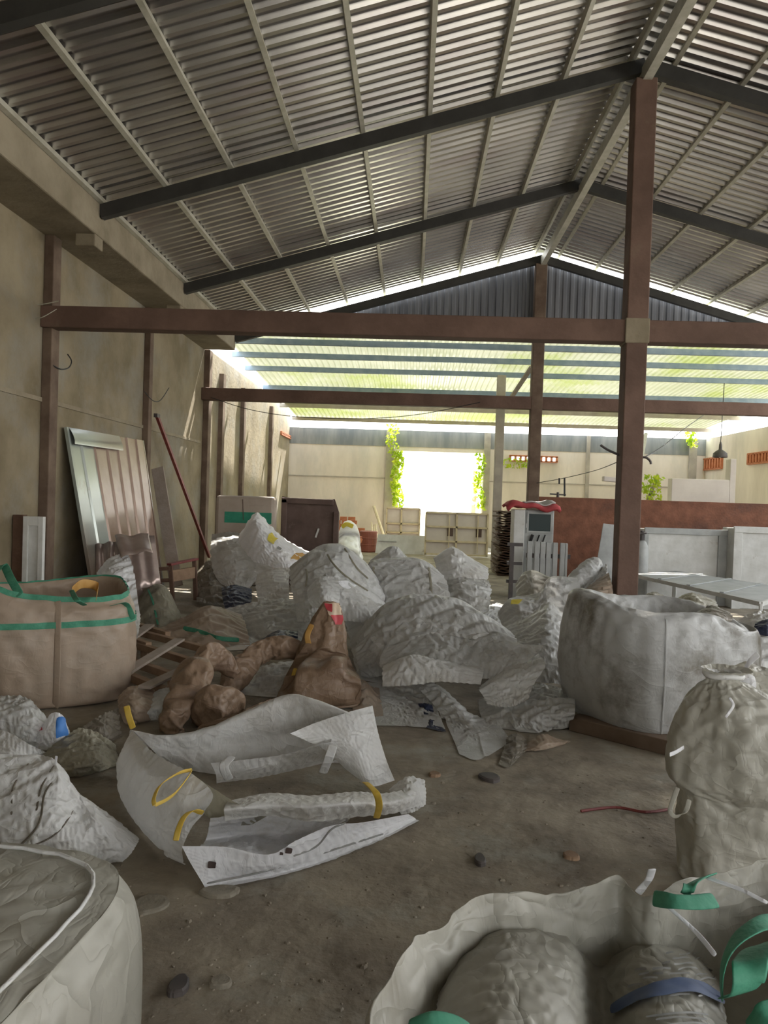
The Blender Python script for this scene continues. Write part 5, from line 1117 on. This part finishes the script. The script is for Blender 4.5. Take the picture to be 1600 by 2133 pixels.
sack('woven_sack', 'long grey sack lying under the cloudy dome, behind the brown arm', 'sack', [[(468,1266,9.9),(550,1248,9.8),(620,1246,9.6),(690,1262,9.4)], [(478,1292,9.2),(550,1274,9.1),(620,1268,9.0),(684,1286,8.8)], [(498,1332,8.5),(560,1312,8.4),(612,1314,8.4),(650,1330,8.3)], [(516,1366,7.9),(570,1362,7.8),(612,1358,7.8),(648,1358,7.8)]], M['grey'], 44, 32, seed=115, amp=.025, wl=.25)
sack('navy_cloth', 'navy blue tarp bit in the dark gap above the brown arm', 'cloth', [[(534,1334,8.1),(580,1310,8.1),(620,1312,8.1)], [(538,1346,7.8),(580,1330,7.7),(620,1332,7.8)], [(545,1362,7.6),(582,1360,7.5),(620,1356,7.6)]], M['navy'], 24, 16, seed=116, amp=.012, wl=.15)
t, P = sack('woven_sack', 'tan sack heap with a pale green band lying behind the broken pallet', 'sack', [[(308,1302,9.3),(380,1282,9.4),(440,1260,9.6),(502,1276,9.4)], [(316,1312,8.7),(380,1294,8.7),(435,1266,8.8),(512,1300,8.7)], [(330,1326,8.2),(390,1320,8.1),(445,1314,8.1),(518,1330,8.2)], [(380,1352,7.9),(425,1362,7.7),(470,1368,7.7),(520,1366,7.8)]], M['tan'], 42, 30, seed=117, amp=.025, wl=.25)
q = [Vector(sample(P, *puv(P, *p))) + Vector((0,-.015,.01)) for p in ((380,1306),(420,1318),(455,1328),(500,1334))]; strap(t, q, .05, M['greenweb'], 'green_band', (0,.3,1))
t, P = sack('woven_sack', 'olive tan sack standing in a rounded hump before the broken chair', 'sack', [[(290,1252,10.0),(325,1232,10.0),(355,1250,10.0),(382,1292,9.8)], [(284,1250,9.6),(310,1218,9.6),(344,1222,9.5),(380,1290,9.4)], [(286,1277,9.2),(315,1262,9.1),(346,1264,9.1),(378,1302,9.1)], [(290,1320,8.8),(318,1322,8.7),(345,1322,8.7),(376,1326,8.8)]], M['olive'], 32, 28, seed=118, amp=.014, wl=.3)
q = [Vector(sample(P, *puv(P, *p))) + Vector((0,-.012,.006)) for p in ((308,1226),(318,1250),(324,1275),(328,1300))]; strap(t, q, .025, M['greenweb'], 'green_edge', (1,0,0))
sack('plastic_bag', 'shiny white plastic bag crumpled against the tin pieces', 'plastic bag', [[(202,1190,9.0),(228,1160,9.1),(264,1146,9.2)], [(203,1215,8.7),(234,1190,8.6),(277,1180,8.8)], [(208,1250,8.4),(240,1240,8.3),(284,1222,8.5)], [(224,1300,7.9),(255,1300,7.9),(292,1290,8.0)]], M['brightwhite'], 28, 30, seed=119, amp=.025, wl=.16, slack=.12)
sack('woven_sack', 'grey cloth slope between the tan bulk bag and the tan heap', 'sack', [[(236,1262,7.9),(262,1252,8.0),(290,1268,8.0)], [(236,1290,7.4),(264,1278,7.4),(292,1292,7.5)], [(238,1332,6.9),(264,1330,6.9),(286,1326,6.9)]], M['grey'], 24, 22, seed=120, amp=.02, wl=.16)
# yard sack
t, P = tube_sack('woven_sack', 'bright white sack with a yellow mouth standing in the yard by the bricks', [G(727,1165,.01), G(727,1165,.06), (727,1135,20.6), (727,1110,20.7), (726,1095,20.75), (724,1086,20.8)], [.22,.28,.30,.27,.2,.1], M['brightwhite'], 26, 24, slack=.06, amp=.03, wl=.3, seed=121)
strap(t, [(712,1098,20.5),(722,1092,20.45),(736,1097,20.45)], .12, M['yprint'], 'yellow_mouth', (0,0,1))

# ================= tied sack on the right
cx, cyy = 1.43, 3.30
rr = [(.01,.19,0),(.06,.215,0),(.2,.225,0),(.36,.245,0),(.425,.25,0),(.45,.275,0),(.50,.305,0),(.60,.30,0),(.70,.26,-.01),(.79,.20,-.03),(.85,.13,-.06),(.885,.075,-.08),(.91,.065,-.085),(.935,.10,-.07)]
rows = [[Vector((cx+dx+r*math.cos(2*math.pi*q/24)*(1+.05*math.sin(5*2*math.pi*q/24+z*6)), cyy+r*.9*math.sin(2*math.pi*q/24)*(1+.05*math.sin(5*2*math.pi*q/24+z*6)), z)) for q in range(24)] for z, r, dx in rr]
P = crumple(net(rows, 56, 60, cu=True), True, slack=.07, amp=.022, wl=.3, tether=.05, seed=131, fine=.014, fwl=.16)
t = thing('tied_sack', 'tall dusty sack tied at the neck standing at the right edge of the bare floor', 'sack', (cx, cyy, 0))
cloth_obj('cloth', P, M['liner'], t, True)
strap(t, [(1412,1640,3.1),(1402,1668,3.1),(1396,1690,3.1),(1408,1702,3.1),(1428,1690,3.1),(1436,1665,3.1)], .02, M['liner'], 'hanging_loop', (.6,-.2,.6))
strap(t, [(1424,1556,3.12),(1408,1566,3.08),(1394,1572,3.05)], .018, M['brightwhite'], 'plastic_shred', (0,0,1))
strap(t, [(1520,1452,3.05),(1528,1470,3.02),(1512,1495,3.02)], .012, M['brightwhite'], 'tie_string', (1,0,0))
MB().tube([Vector((cx-.085+.075*math.cos(a), cyy+.068*math.sin(a), .90+.004*math.sin(3*a))) for a in np.linspace(0, 6.28, 20)], .012, 6, cap=False).build('neck_tie', M['white'], t, smooth=True)
t, P = sack('woven_sack', 'open mouthed white sack just behind the tied sack at the right edge', 'sack', [
    [(1500,1396,3.9),(1550,1372,3.9),(1600,1385,3.9),(1680,1390,3.9)], [(1495,1405,3.75),(1552,1388,3.7),(1602,1392,3.7),(1690,1400,3.7)],
    [(1530,1440,3.62),(1565,1440,3.6),(1610,1462,3.58),(1700,1462,3.58)], [(1540,1560,3.62),(1575,1560,3.6),(1620,1560,3.58),(1710,1560,3.58)], [('g',1540,1745),('g',1575,1750),('g',1620,1750),('g',1710,1750)]], M['liner'], 34, 40, seed=132, amp=.016, wl=.2)
pixpatch(t, P, [(1540,1440),(1572,1455),(1572,1410),(1545,1405)], M['brightwhite'], 'white_inside', res=7)
strap(t, [(1552,1392,3.68),(1562,1378,3.65),(1580,1362,3.62)], .03, M['brightwhite'], 'torn_tip', (0,.2,1))
